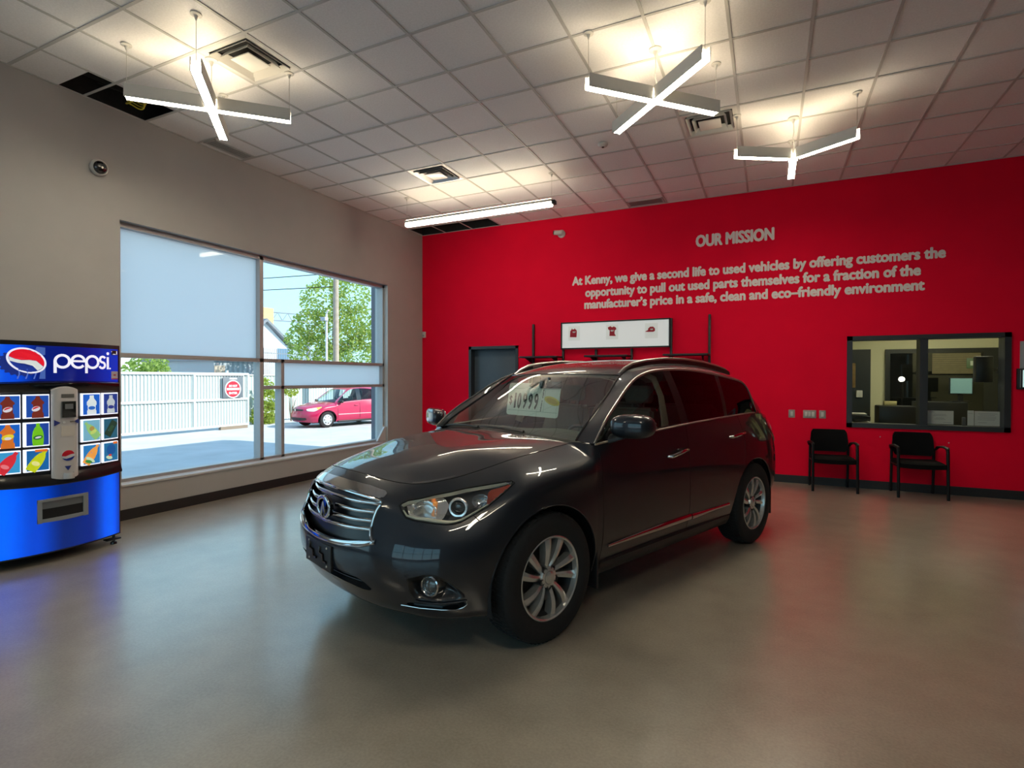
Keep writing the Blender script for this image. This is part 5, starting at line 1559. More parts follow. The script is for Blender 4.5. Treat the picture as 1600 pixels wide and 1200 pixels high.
PRW = mat('print_white', (.6, .56, .56), .6)
for k, cx in enumerate((-.70, -.02, .64)):
    pg = tag(MB().box(cx - .105, cx + .105, -.034, -.0305, -.085, .165).build('picture_sheet', mat('sheet_white', (.74, .76, .74), .5, emit=(.70, .76, .75), estr=.26 * GLOW) if not k else bpy.data.materials['sheet_white'], lb, smooth=False), '', '')
    del pg['label']; del pg['category']
    mb = MB()
    if k == 0: poly = [(-.075, -.045), (.045, -.05), (.05, .03), (.048, .07), (.035, .085), (.018, .095), (.012, .11), (.0, .09), (-.03, .09), (-.035, .11), (-.05, .085), (-.07, .06)]
    elif k == 1: poly = [(-.045, -.045), (.065, -.05), (.042, -.005), (.045, .045), (.075, .065), (.065, .095), (.03, .115), (.0, .10), (-.03, .12), (-.075, .10), (-.065, .065), (-.04, .05)]
    else: poly = [(-.10, .005), (-.05, .0), (.035, .0), (.06, .015), (.058, .055), (.03, .085), (-.02, .085), (-.05, .06), (-.055, .03), (-.09, .015)]
    mb.prism(poly, lambda a, b: (cx + a, -.0345, b + .02), lambda a, b: (cx + a, -.0375, b + .02))
    mb.build('picture', REDP, pg)
    mb = MB(); mb.prism([(-.03, .045), (-.012, .055), (.012, .05), (.03, .058), (.025, .035), (0, .028), (-.02, .032)] if k < 2 else [(-.02, .05), (.03, .052), (.025, .032), (-.01, .03)], lambda a, b: (cx + a, -.0376, b + .02), lambda a, b: (cx + a, -.0382, b + .02))
    mb.build('picture_print', PRW, pg)

# wall plates
def plate_(lab, x, w, n, z=1.04, h=.118):
    t = tag(MB().rbox(x - w / 2, x + w / 2, YW - .009, YW, z - h / 2, z + h / 2, .003).build('wall_switch' if n > 1 else 'wall_socket', mat('plate_grey', (.36, .33, .31), .4) if 'plate_grey' not in bpy.data.materials else bpy.data.materials['plate_grey']), lab, 'switch' if n > 1 else 'socket', 'wall plates beside the office window')
    for k in range(n):
        xx = x + (k - (n - 1) / 2) * .046
        MB().rbox(xx - .017, xx + .017, YW - .015, YW - .009, z - .034, z + .034, .003).build('switch_rocker' if n > 1 else 'socket_insert', WHITE, t)
plate_('single grey wall plate nearest the SUV on the red wall', .307, .085, 1)
plate_('wide three gang switch plate on the red wall', .543, .170, 3)
plate_('single grey wall plate just right of the three gang switch', .709, .085, 1)
for k, (x, z) in enumerate(((.307 + 1.115, .745), (2.20, .70))):
    tag(MB().lathe([(.008, -.004), (.006, -.008), (.0005, -.009)], 12, 'y', (0, YW + .004, 0)).build('screw_plug', WHITE), ('pale screw plug in the red wall between the chairs', 'pale screw plug in the red wall right of the second chair')[k], 'screw').location = (x, 0, z)
# pictures / sensors at the right edge
ps = tag(MB().rbox(2.925, 3.28, YW - .012, YW, 1.68, 2.055, .003).build('notice_board', mat('notice_grey', (.34, .34, .35), .3)), 'grey notice panel with a red emblem right of the office window', 'notice')
mb = MB(); mb.lathe([(.11, -.0135), (.0005, -.0145)], 40, 'y', (3.09, YW, 1.935)); mb.build('emblem', mat('emblem_red', S(190, 60, 80), .4), ps)
mb = MB(); mb.box(2.98, 3.2, YW - .0165, YW - .0148, 1.92, 1.945); mb.build('emblem_band', mat('emblem_grey', (.4, .38, .4), .4), ps, smooth=False)
tb = empty('wall_tablet', 'black framed tablet with a pale blue screen beside the office window', 'tablet', (3.05, YW, 1.567))
MB().rbox(-.16, .16, -.04, 0, -.135, .135, .01).build('tablet_case', SHB, tb)
MB().box(-.105, .135, -.0425, -.040, -.105, .115).build('tablet_screen', emis('screen_blue', (.50, .72, .72), .85), tb, smooth=False)
MB().box(-.132, -.124, -.043, -.040, -.11, .115).build('tablet_edge', mat('edge_grey', (.3, .3, .32), .3), tb, smooth=False)
hk = empty('wall_hook', 'small black fitting on the red wall at the right picture edge', 'hook', (3.02, YW, 1.02))
mb = MB(); mb.rbox(-.03, .06, -.07, 0, -.05, .06, .012); mb.build('hook_body', SHB, hk)
# sensor in the corner, cameras
sb_ = empty('motion_sensor', 'small cream sensor box beside the corner of the red wall', 'sensor', (XW + .055, YW, 2.44))
MB().rbox(-.035, .035, -.045, 0, -.06, .06, .008).build('sensor_case', WHITE, sb_); MB().rbox(-.02, .02, -.049, -.044, -.035, .0, .004).build('sensor_lens', mat('sensor_grey', (.3, .3, .29), .3), sb_)
cd = empty('dome_camera', 'round dome camera with a black face on the grey wall', 'camera', (XW, 3.271, 3.759))
cd.rotation_euler = (R(0), R(8), 0)
MB().lathe([(.0005, 0), (.075, 0), (.084, .02), (.082, .045), (.072, .058), (.066, .056)], 40, 'x').build('camera_housing', WHITE, cd)
MB().lathe([(.066, .055), (.060, .068), (.045, .082), (.025, .090), (.0005, .093)], 40, 'x').build('camera_dome', GLOSSB, cd)
MB().lathe([(.012, .085), (.010, .096), (.0005, .097)], 20, 'x').build('camera_lens', WHITE, cd)
cb = empty('bullet_camera', 'white bullet camera on the red wall under the ceiling', 'camera', (-3.37, YW, 4.145))
MB().lathe([(.0005, 0), (.07, 0), (.072, -.02), (.05, -.035), (.0005, -.04)], 32, 'y').build('camera_base', WHITE, cb)
MB().tube([(0, -.03, -.005), (-.02, -.07, 0)], .02, 12).build('camera_arm', SHB, cb)
MB().tube([(.03, -.08, .0), (-.10, -.13, .005)], [.045, .04], 20).build('camera_body', WHITE, cb)
MB().tube([(-.10, -.13, .005), (-.115, -.136, .006)], [.036, .030], 20).build('camera_glass', SHB, cb)

# ---- ceiling fittings
def vent(x0, y0, lab, m):
    t = empty('ceiling_vent', lab, 'vent', (x0 + TU / 2, y0 + TU / 2, CE), group='square ceiling air vents')
    h = TU / 2 - .013
    def ring(a, b, z0, z1, nm):
        mb = MB()
        o4 = [(-a, -a), (a, -a), (a, a), (-a, a)]; i4 = [(-b, -b), (b, -b), (b, b), (-b, b)]
        for k in range(4):
            l = (k + 1) % 4
            mb.add([(*o4[k], z0), (*o4[l], z0), (*i4[l], z1), (*i4[k], z1), (*o4[k], z0 + .004), (*o4[l], z0 + .004), (*i4[l], z1 + .004), (*i4[k], z1 + .004)],
                   [(0, 1, 2, 3), (7, 6, 5, 4), (0, 4, 5, 1), (3, 2, 6, 7)])
        return mb.build(nm, m, t, smooth=False)
    ring(h, h - .05, -.003, .004, 'vent_frame')
    ring(h - .055, h - .085, -.016, .03, 'vent_louvre')
    ring(h - .115, h - .145, -.020, .03, 'vent_louvre')
    mb = MB(); mb.rbox(-h + .175, h - .175, -h + .175, h - .175, -.022, -.010, .004); mb.build('vent_plate', m, t)
    mb = MB(); mb.box(-h, h, -h, h, .055, .06); mb.build('vent_duct', DARKV, t, smooth=False)
VW = mat('vent_white', (.66, .65, .62), .4); VM = mat('vent_metal', (.66, .65, .64), .38, .8)
vent(TX0 - 8 * TU, TY0 + 5 * TU, 'square white ceiling vent beside the left cross lamp', VW)
vent(TX0 - 8 * TU, TY0 + 10 * TU, 'square shiny metal ceiling vent near the linear lamp', VM)
vent(TX0 - 2 * TU, TY0 + 10 * TU, 'square white ceiling vent behind the middle cross lamp', VW)
def grille_(x0, x1, y0, y1, lab):
    t = empty('return_grille', lab, 'vent', ((x0 + x1) / 2, (y0 + y1) / 2, CE))
    w, d = (x1 - x0) / 2, (y1 - y0) / 2
    mb = MB()
    for a in ((-w, w, -d, -d + .02), (-w, w, d - .02, d), (-w, -w + .02, -d, d), (w - .02, w, -d, d)): mb.box(*a, -.008, 0)
    mb.build('grille_frame', TBAR, t, smooth=False)
    mb = MB()
    n = int(max(w, d) * 2 / .022)
    for k in range(n):
        if d > w: y = -d + .02 + (2 * d - .04) * (k + .5) / n; mb.box(-w + .02, w - .02, y - .004, y + .004, -.006, -.001)
        else: x = -w + .02 + (2 * w - .04) * (k + .5) / n; mb.box(x - .004, x + .004, -d + .02, d - .02, -.006, -.001)
    mb.build('grille_slats', TBAR, t, smooth=False)
    MB().box(-w + .02, w - .02, -d + .02, d - .02, -.001, .0035).build('grille_back', DARKV, t, smooth=False)
grille_(-6.275, -6.07, TY0 + 7 * TU + .02, TY0 + 8 * TU - .02, 'slim grey return grille in the ceiling above the shop window')
grille_(TX0 - 4 * TU + .02, TX0 - 3 * TU - .02, 8.82, 9.08, 'slim grey return grille in the ceiling over the mission heading')
sd = empty('smoke_detector', 'small white smoke detector on the ceiling', 'detector', (-1.866, 6.514, CE))
MB().lathe([(.0005, .003), (.062, .003), (.062, -.012), (.05, -.03), (.03, -.038), (.0005, -.04)], 32).build('detector_body', WHITE, sd)
MB().lathe([(.018, -.038), (.014, -.046), (.0005, -.047)], 20).build('detector_cap', SHB, sd)

# ---- pendant lamps
LAMPG = mat('lamp_grey', (.62, .61, .58), .5)
LED = emis('led_diffuser', (1.0, .90, .70), LED_S)
LEDB = emis('led_tube', (1.0, .90, .70), LED_S * .32)
LEDUP = emis('led_uplight', (1.0, .84, .58), LED_UP)
def arm(t, d, L0, L, w=.043, h=.112):
    """one arm of a lamp: channel with a diffuser below, at the tip and above"""
    d = Vector((*d, 0)).normalized(); s_ = Vector((-d.y, d.x, 0)); u = Vector((0, 0, 1))
    def bx(mb, a0, a1, b0, b1, c0, c1):
        vs = [d * a + s_ * b + u * c_ for c_ in (c0, c1) for b in (b0, b1) for a in (a0, a1)]
        mb.add(vs, [(0, 2, 3, 1), (4, 5, 7, 6), (0, 1, 5, 4), (2, 6, 7, 3), (0, 4, 6, 2), (1, 3, 7, 5)])
    mb = MB(); bx(mb, L0, L, -w, -w + .008, 0, h); bx(mb, L0, L, w - .008, w, 0, h); bx(mb, L0, L - .008, -w + .008, w - .008, .052, .060)
    hs = mb.build('lamp_arm', LAMPG, t, smooth=False)
    mb = MB(); bx(mb, L0, L - .003, -w + .0085, w - .0085, .010, .0515); mb.build('diffuser', LED, hs, smooth=False)
    mb = MB(); bx(mb, L0, L - .01, -w + .0085, w - .0085, .0605, .085); mb.build('uplight', LEDUP, hs, smooth=False)
def hang(t, x, y, zt, z, r=.0022, cup=.042):
    MB().tube([(x, y, zt), (x, y, z)], r, 6).build('suspension_wire', SATIN, t)
    MB().lathe([(.0005, .0), (cup, .0), (cup, -.008), (cup * .4, -.014), (.006, -.05), (.0005, -.05)], 24, 'z', (x, y, z)).build('canopy', WHITE, t)
def pendant(lab, x, y, z, dirs, L=.665):
    t = empty('pendant_lamp', lab, 'lamp', (x, y, z), group='LED pendant lamps')
    MB().rbox(-.045, .045, -.045, .045, .004, .112, .008).build('lamp_hub', LAMPG, t)
    MB().rbox(-.044, .044, -.044, .044, -.0, .0035, .001).build('hub_diffuser', LED, t)
    for d in dirs:
        arm(t, d, .05, L)
        dd = Vector((*d, 0)).normalized() * (L - .012)
        hang(t, dd.x, dd.y, .095, CE - z)
    MB().tube([(0, 0, .11), (.012, .008, .17), (-.004, 0, .24), (.006, -.004, .30), (0, 0, CE - z)], .0045, 8).build('power_cord', WHITE, t)
    MB().lathe([(.0005, .0), (.055, .0), (.055, -.012), (.02, -.02), (.008, -.06), (.0005, -.06)], 24, 'z', (0, 0, CE - z)).build('canopy', WHITE, t)
    return t
X4 = [(1, -1), (-1, -1), (1, 1), (-1, 1)]
pendant('cross shaped LED pendant lamp on the left beside the square white vent', -4.586, 3.285, 3.985, X4)
pendant('cross shaped LED pendant lamp over the middle of the showroom', -.920, 4.842, 3.985, X4)
pendant('three armed LED pendant lamp nearest the red wall', .222, 6.762, 3.985, [(-.86, -.5), (.86, -.5), (0, 1)], L=.66)
t = empty('pendant_lamp', 'long straight LED pendant lamp in front of the red wall', 'lamp', (-4.02, 7.13, 3.985), group='LED pendant lamps')
MB().rbox(-1.262, 1.262, -.040, .040, .058, .095, .006).build('lamp_body', LAMPG, t)
MB().rbox(-1.255, 1.250, -.036, .036, -.004, .0575, .014, 3).build('diffuser', LEDB, t)
MB().rbox(1.251, 1.300, -.040, .040, .02, .075, .004).build('end_cap', SHB, t)
MB().box(-1.24, 1.24, -.03, .03, .0955, .100).build('uplight', LEDUP, t, smooth=False)
hang(t, 1.24, 0, .08, CE - 3.985); hang(t, -1.24, 0, .08, CE - 3.985)
# two unseen pendants added behind the camera for light and paintwork reflections
pendant('unseen cross shaped LED pendant lamp added for light behind the camera on the left', -4.2, -1.4, 3.985, X4)
pendant('unseen cross shaped LED pendant lamp added for light behind the camera on the right', .9, .2, 3.985, X4)
# ================================================================ price card hung behind the windscreen
pcard = empty('price_sign', 'pale green price card reading $10999 behind the windscreen of the SUV', 'sign', (-2.0414, 3.3246, 0), R(-111.387))
_c = {k: np.array(v) for k, v in dict(TL=(-1.03, -.484, 1.522), TR=(-1.03, .140, 1.527), BL=(-.985, -.520, 1.236), BR=(-.985, .112, 1.230)).items()}
_o = Vector(_c['BL']); _x = (Vector(_c['BR']) - _o).normalized(); _t = Vector(_c['TL']) - _o; _y = (_t - _x * _t.dot(_x)).normalized(); _n = _x.cross(_y)
SW, SH = .628, .290
CARDM = Matrix((( _x.x, _y.x, _n.x, _o.x), (_x.y, _y.y, _n.y, _o.y), (_x.z, _y.z, _n.z, _o.z), (0, 0, 0, 1)))
def cardshape(name, m, poly, z0, z1, parent=pcard):
    mb = MB(); mb.prism(poly, lambda a, b: tuple(CARDM @ Vector((a, b, z0))), lambda a, b: tuple(CARDM @ Vector((a, b, z1)))); return mb.build(name, m, parent, smooth=False)
def rrect(x0, x1, y0, y1, r):
    return [(cx + r * math.cos(R(a)), cy + r * math.sin(R(a))) for cx, cy, a0 in ((x1 - r, y1 - r, 0), (x0 + r, y1 - r, 90), (x0 + r, y0 + r, 180), (x1 - r, y0 + r, 270)) for a in range(a0, a0 + 91, 15)]
notch = rrect(0, SW, 0, SH, .028)
cardshape('card', mat('card_mint', (.86, .94, .88), .6), notch, -.003, 0)
INK = mat('card_ink', (.012, .030, .022), .6)
def cardtext(name, s_, size, x, y, w, rot=0, m=INK, bold=.0035):
    return text_mesh(name, s_, size, m, CARDM @ Matrix.Translation((x, y, .0012)) @ Matrix.Rotation(R(rot), 4, 'Z'), pcard, bold=bold, width=w, depth=.0008)
cardtext('currency_mark', '$', .105, .042, .100, .036, bold=.0015)
for ch_, x, w in (('1', .100, .020), ('0', .152, .046), ('9', .222, .048), ('9', .292, .048), ('9', .362, .048)):
    cardtext('price_digit', ch_, .190, x, .066, w)
for k_, ch_ in enumerate('PLUS TAXES'):
    if ch_ != ' ': cardtext('side_letter', ch_, .022, .440 - .0016 * k_, .222 - .0192 * k_, .011, bold=.001)
LINEM = mat('card_line', (.25, .42, .36), .6)
for nm, p in (('rule_line', rrect(.02, SW - .01, .042, .045, .001)), ('rule_line', rrect(.02, SW - .01, .240, .243, .001)), ('rule_line', rrect(.456, .4575, .045, .24, .0005))):
    cardshape(nm, LINEM, p, 0, .0012)
for x in (.186, .256, .326): cardshape('rule_line', LINEM, rrect(x, x + .0012, .05, .238, .0004), 0, .0010)
bdg = cardshape('badge', mat('badge_yellow', (.72, .62, .10), .5), ell(.092, .034, 36, -14, cx=.545, cy=.142), 0, .0014)
cardshape('badge_centre', mat('badge_gold', (.55, .40, .02), .5), ell(.068, .022, 36, -14, cx=.545, cy=.142), .0014, .0022)
cardshape('mirror_tab', mat('tab_brown', (.10, .075, .05), .6), [(.255, .262), (.30, .246), (.335, .25), (.375, .289), (.285, .289)], .0005, .003)

# ================================================================ waiting chairs
CHF = mat('chair_frame_black', (.005, .005, .0055), .5, spec=.25)
CHM = mat('chair_mesh_black', (.003, .003, .0035), .8, spec=.15, bump=.5, bscale=400)
CHS = mat('chair_seat_black', (.0035, .0035, .004), .9, spec=.15, noise=.2, bump=.3, bscale=300)
def make_chair(lab, loc, rz):
    t = empty('visitor_chair', lab, 'chair', loc, rz, group='black visitor chairs under the office window')
    # origin at the middle of the floor print, front towards -y
    W, Dp = .272, .225
    for s_ in (-1, 1):
        fl_ = MB().tube([(s_ * (W - .002), -Dp - .012, 0), (s_ * (W - .004), -Dp + .0, .30), (s_ * (W - .004), -Dp + .018, .62), (s_ * (W - .004), -Dp + .035, .655)], [.018, .0185, .019, .019], 10).build('leg', CHF, t)
        MB().tube([(s_ * (W - .03), Dp + .012, 0), (s_ * (W - .03), Dp - .01, .30), (s_ * (W - .03), Dp - .02, .62)], [.016, .0175, .0175], 10).build('leg', CHF, t)
        MB().tube([(s_ * (W - .004), -Dp + .02, .640), (s_ * W, -Dp + .05, .664), (s_ * (W + .002), -.02, .668), (s_ * (W - .004), .13, .650), (s_ * (W - .02), .195, .60)], [.019, .026, .029, .026, .017], 10, flat=.55, up=(0, 0, 1)).build('armrest', CHF, t)
        MB().tube([(s_ * (W - .012), -Dp + .004, .415), (s_ * (W - .03), Dp - .012, .405)], .011, 8).build('side_rail', CHF, t)
    # seat pad
    mb = MB(); P = []
    for i in range(15):
        a = -1 + 2 * i / 14; ringp = []
        for k in range(25):
            b = -1 + 2 * k / 24
            wx = .248 * math.copysign(abs(b) ** .95, b)
            e = (1 - abs(a) ** 5) ** .5 * (1 - abs(b) ** 6) ** .5
            zz = .452 + .020 * e - .028 * max(0, -a - .55) ** 1.5 + .010 * abs(b) ** 2
            ringp.append((wx, a * .232 - .01, zz))
        P.append(ringp)
    Q = [[(x, y, z - .075 + .02 * (1 - (1 - abs(y / .25) ** 4)) - 0) for x, y, z in r_] for r_ in P]
    mb.grid(P); mb.grid([r_[::-1] for r_ in Q])
    n = 25
    for (u, v) in ((P[0], Q[0]), (P[-1][::-1], Q[-1][::-1]), ([r_[-1] for r_ in P], [r_[-1] for r_ in Q]), ([r_[0] for r_ in P][::-1], [r_[0] for r_ in Q][::-1])):
        mb.grid([list(u), list(v)])
    mb.build('seat', CHS, t)
    # back panel, gently curved, leaning back
    mb = MB(); F_, B_ = [], []
    for i in range(13):
        c = i / 12; z = .515 + .315 * c
        wid = .222 + .012 * math.sin(math.pi * c)
        if i in (0, 12): wid -= .022
        if i in (1, 11): wid -= .006
        rowf, rowb = [], []
        for k in range(17):
            b = -1 + 2 * k / 16
            y = .180 + .055 * c + .030 * (1 - b * b) - .012 * math.sin(math.pi * c)
            rowf.append((b * wid, y - .012, z)); rowb.append((b * wid, y + .012, z))
        F_.append(rowf); B_.append(rowb)
    mb.grid(F_); mb.grid([r_[::-1] for r_ in B_]); mb.grid([F_[0], B_[0]]); mb.grid([B_[-1], F_[-1]]); mb.grid([[r_[0] for r_ in B_], [r_[0] for r_ in F_]]); mb.grid([[r_[-1] for r_ in F_], [r_[-1] for r_ in B_]])
    bk = mb.build('backrest', CHM, t)
    for s_ in (-1, 1): MB().tube([(s_ * .235, .20, .60), (s_ * .228, .205, .70), (s_ * .20, .225, .78)], .011, 8).build('back_support', CHF, bk)
    MB().tube([(-.24, .205, .415), (.24, .205, .415)], .010, 8).build('cross_bar', CHF, t)
    return t
ch1 = make_chair('black armchair for visitors under the office window, nearer the SUV', (.805, 8.862, 0), R(5))
ch2 = dup(ch1, (1.800, 8.880, 0), R(4), 'black armchair for visitors under the office window, farther from the SUV')
# ================================================================ the lot outside the window
GZ = -.30
ASPH = mat('pavement', (.47, .465, .46), .85, noise=.10, nscale=1.3, bump=.3, bscale=60)
mb = MB(); mb.box(-75, 40, -45, 80, GZ - .3, GZ)
struct(mb.build('ground', ASPH, smooth=False))
# pier of our own building beside the window
mb = MB(); mb.box(-6.90, -6.70, 8.22, 8.34, GZ, 4.9); struct(mb.build('pillar_1', mat('pier_grey', (.16, .18, .21), .6), smooth=False))
CORR = None
def corrugated(name, base, pitch, axis):
    m = bpy.data.materials.new(name); m.use_nodes = True; nt = m.node_tree; b = nt.nodes['Principled BSDF']
    tc = nt.nodes.new('ShaderNodeTexCoord'); w = nt.nodes.new('ShaderNodeTexWave'); w.bands_direction = axis
    w.inputs['Scale'].default_value = 1 / pitch * .314159 * 1.0; w.inputs['Distortion'].default_value = 0
    nt.links.new(tc.outputs['Object'], w.inputs['Vector'])
    cr = nt.nodes.new('ShaderNodeValToRGB'); cr.color_ramp.elements[0].color = (*[c * .72 for c in base], 1); cr.color_ramp.elements[1].color = (*base, 1)
    nt.links.new(w.outputs['Fac'], cr.inputs['Fac']); nt.links.new(cr.outputs['Color'], b.inputs['Base Color'])
    bp = nt.nodes.new('ShaderNodeBump'); bp.inputs['Distance'].default_value = .02; nt.links.new(w.outputs['Fac'], bp.inputs['Height']); nt.links.new(bp.outputs['Normal'], b.inputs['Normal'])
    b.inputs['Roughness'].default_value = .55
    return m
CORR = corrugated('corrugated_sheet', (.56, .62, .61), .11, 'Y')
PIPE = mat('galvanised_pipe', (.66, .72, .71), .5)
def ribbed(mb, x, y0, y1, z0, z1, pitch=.11, dep=.022):
    n = int((y1 - y0) / (pitch / 4)); A = [[], []]
    for k in range(n + 1):
        y = y0 + (y1 - y0) * k / n; xx = x + dep * (0, 1, 1, 0)[k % 4]
        A[0].append((xx, y, z0)); A[1].append((xx, y, z1))
    mb.grid(A); return mb
GX = -17.72
gate = empty('gate', 'pale corrugated metal sliding gate with a no entry sign across the lot', 'gate', (GX, 0, GZ))
mb = MB(); ribbed(mb, 0, 6.6, 14.05, .14, 2.0); mb.build('gate_sheet', CORR, gate, smooth=False)
for nm, a, b in (('top_rail', (.05, 6.6, 2.0), (.05, 14.1, 2.0)), ('middle_rail', (.05, 6.6, 1.08), (.05, 14.1, 1.08)), ('bottom_rail', (.05, 6.6, .13), (.05, 14.1, .13))):
    MB().tube([a, b], .042, 8).build(nm, PIPE, gate)
for y in (6.6, 11.98, 14.08): MB().tube([(.05, y, .1), (.05, y, 2.02)], .038, 8).build('upright', PIPE, gate)
MB().tube([(.05, 11.95, 1.95), (.06, 13.9, 1.95)], .012, 6).build('brace', PIPE, gate)
MB().box(.02, .14, 12.9, 14.0, .0, .11).build('gate_kerb', mat('kerb_brown', (.20, .16, .12), .8), gate, smooth=False)
ns_ = tag(MB().rbox(GX + .10, GX + .125, 13.0, 13.80, 1.08 + GZ + .06, 1.90 + GZ, .004).build('no_entry_sign', mat('sign_grey', (.11, .13, .15), .6)), 'round red no entry sign on a dark board fixed to the gate', 'sign')
mb = MB(); mb.lathe([(.325, .127), (.0005, .128)], 40, 'x', (GX, 13.40, 1.455 + GZ)); mb.build('sign_rim', mat('sign_white', (.62, .62, .62), .5), ns_)
mb = MB(); mb.lathe([(.285, .130), (.0005, .131)], 40, 'x', (GX, 13.40, 1.455 + GZ)); mb.build('sign_disc', mat('sign_red', S(190, 20, 45), .5), ns_)
MB().rbox(GX + .131, GX + .135, 13.14, 13.66, 1.415 + GZ, 1.495 + GZ, .002).build('sign_bar', bpy.data.materials['sign_white'], ns_)
def sign_text(s_, z, w, sz): text_mesh('sign_text', s_, sz, bpy.data.materials['sign_white'], Matrix.Translation((GX + .133, 13.40, z + GZ)) @ Matrix.Rotation(R(90), 4, 'Z') @ Matrix.Rotation(R(90), 4, 'X'), ns_, bold=.004, width=w, depth=.002)
sign_text('DO NOT', 1.53, .34, .11); sign_text('ENTER', 1.27, .34, .11); MB().rbox(GX + .126, GX + .130, 13.26, 13.56, 1.805 + GZ, 1.855 + GZ, .002).build('sign_label', bpy.data.materials['sign_white'], ns_)
# fence that runs on behind the parked car
fence = empty('fence', 'pale corrugated fence behind the parked red car', 'fence', (-19.3, 0, GZ))
mb = MB(); ribbed(mb, 0, 14.4, 44, .05, 1.95, .16); mb.build('fence_sheet', corrugated('fence_sheet_mat', (.60, .68, .66), .16, 'Y'), fence, smooth=False)
MB().tube([(.04, 14.4, 1.97), (.04, 44, 1.97)], .03, 6).build('fence_rail', PIPE, fence)
for k, y in enumerate((14.4, 17.6, 20.8, 24, 27.2)): MB().tube([(.05, y, 0), (.05, y, 2.15)], .05, 8).build('fence_post', PIPE, fence)
pf = empty('picket_fence', 'tall thin barred fence beyond the corrugated one', 'fence', (-28, 0, GZ))
for k in range(46):
    y = 22.6 + k * .14; mb = MB(); mb.box(-.015, .015, y - .015, y + .015, 0, 3.7); mb.build('bar', mat('bar_grey', (.16, .18, .2), .5) if k == 0 else bpy.data.materials['bar_grey'], pf, smooth=False)
for z in (.5, 3.4): MB().box(-.02, .02, 22.5, 29.0, z - .025, z + .025).build('rail', bpy.data.materials['bar_grey'], pf, smooth=False)
# foliage
def leafmat(name, c):
    m = bpy.data.materials.new(name); m.use_nodes = True; nt = m.node_tree; b = nt.nodes['Principled BSDF']; out = nt.nodes['Material Output']
    b.inputs['Base Color'].default_value = (*c, 1); b.inputs['Roughness'].default_value = .6
    t = nt.nodes.new('ShaderNodeBsdfTranslucent'); t.inputs['Color'].default_value = (c[0] * 1.5, c[1] * 1.5, c[2] * .8, 1)
    x = nt.nodes.new('ShaderNodeMixShader'); x.inputs['Fac'].default_value = .45
    tc = nt.nodes.new('ShaderNodeTexCoord'); n = nt.nodes.new('ShaderNodeTexNoise'); n.inputs['Scale'].default_value = 2.2
    nt.links.new(tc.outputs['Object'], n.inputs['Vector'])
    h = nt.nodes.new('ShaderNodeHueSaturation'); h.inputs['Color'].default_value = (*c, 1); mr = nt.nodes.new('ShaderNodeMapRange'); mr.inputs['To Min'].default_value = .55; mr.inputs['To Max'].default_value = 1.5
    nt.links.new(n.outputs['Fac'], mr.inputs['Value']); nt.links.new(mr.outputs[0], h.inputs['Value']); nt.links.new(h.outputs[0], b.inputs['Base Color'])
    nt.links.new(b.outputs[0], x.inputs[1]); nt.links.new(t.outputs[0], x.inputs[2]); nt.links.new(x.outputs[0], out.inputs['Surface'])
    return m
LEAF = leafmat('leaf_green', (.26, .36, .10)); LEAF2 = leafmat('leaf_yellow_green', (.27, .34, .06))
BARK = mat('bark', (.16, .13, .10), .9, noise=.3, nscale=9)
def foliage(name, parent, blobs, n, size, m, seed):
    rng = random.Random(seed); mb = MB()
    tot = sum(b[3] ** 2 for b in blobs)
    for (bx, by, bz, br, sq_) in blobs:
        for _ in range(int(n * br * br / tot)):
            while True:
                p = Vector((rng.uniform(-1, 1), rng.uniform(-1, 1), rng.uniform(-1, 1)))
                if p.length < 1: break
            p = p.normalized() * p.length ** .55
            c = Vector((bx + p.x * br, by + p.y * br, bz + p.z * br * sq_))
            a = Vector((rng.gauss(0, 1), rng.gauss(0, 1), rng.gauss(0, .7))).normalized(); b = a.orthogonal().normalized(); b = (b + a.cross(b) * rng.uniform(-1, 1)).normalized()
            s_ = size * rng.uniform(.6, 1.35)
            mb.add([c - a * s_, c + b * s_ * .5, c + a * s_, c - b * s_ * .5], [(0, 1, 2, 3)])
    o = mb.build(name, m, parent, smooth=False, recalc=False); return o
tree = empty('tree', 'tall light green leafy tree behind the fence and the utility pole', 'tree', (-20.9, 21.9, GZ))
mb = MB(); mb.tube([(0, 0, 0), (.05, .05, 2.2), (-.05, .1, 4.5), (.1, 0, 7.2)], [.20, .17, .11, .04], 12)
for (a, b, c_) in (((0, .05, 2.4), (.8, .8, 4.2), .07), ((0, .1, 3.2), (-.9, -.6, 5.0), .07), ((0, .05, 2.8), (-.5, 1.0, 4.6), .06), ((0, .1, 4.2), (.6, -.7, 6.0), .05)): mb.tube([a, tuple((Vector(a) + Vector(b)) / 2 + Vector((0, 0, .2))), b], [c_, c_ * .7, c_ * .3], 8)
mb.build('trunk', BARK, tree)
blobs = [(.0, -.1, 2.6, 1.15, .95), (.75, .75, 3.0, 1.15, .9), (-.8, -.8, 3.1, 1.15, .9), (.2, .2, 4.3, 1.4, .95), (-.9, -.7, 4.6, 1.0, .9), (.9, .9, 4.8, 1.1, .9), (-.3, -.5, 5.9, 1.15, .95), (.6, .6, 6.3, 1.1, .9), (0, .1, 7.4, .9, .9), (1.4, 1.3, 3.9, .8, .9), (-1.25, -1.2, 3.9, .75, .9)]
foliage('crown', tree, blobs, 8200, .098, LEAF, 3)
def shrub(lab, loc, blobs, n, size, m, seed, cat='shrub', nm='shrub', trunk=None):
    t = empty(nm, lab, cat, loc)
    mb = MB()
    for k in range(3): mb.tube([(0, 0, 0), (.08 * (k - 1), .06 * (k % 2), .5), (.2 * (k - 1), .1, trunk or 1.0)], [.03, .022, .008], 6)
    mb.build('stems', BARK, t); foliage('foliage', t, blobs, n, size, m, seed)
shrub('bright green bush between the gate and the parked red car', (-18.55, 15.55, GZ), [(0, 0, .45, .5, .9), (0, .05, 1.0, .45, 1), (.05, 0, 1.5, .36, 1), (-.02, -.05, .2, .55, .5)], 1500, .075, LEAF2, 5)
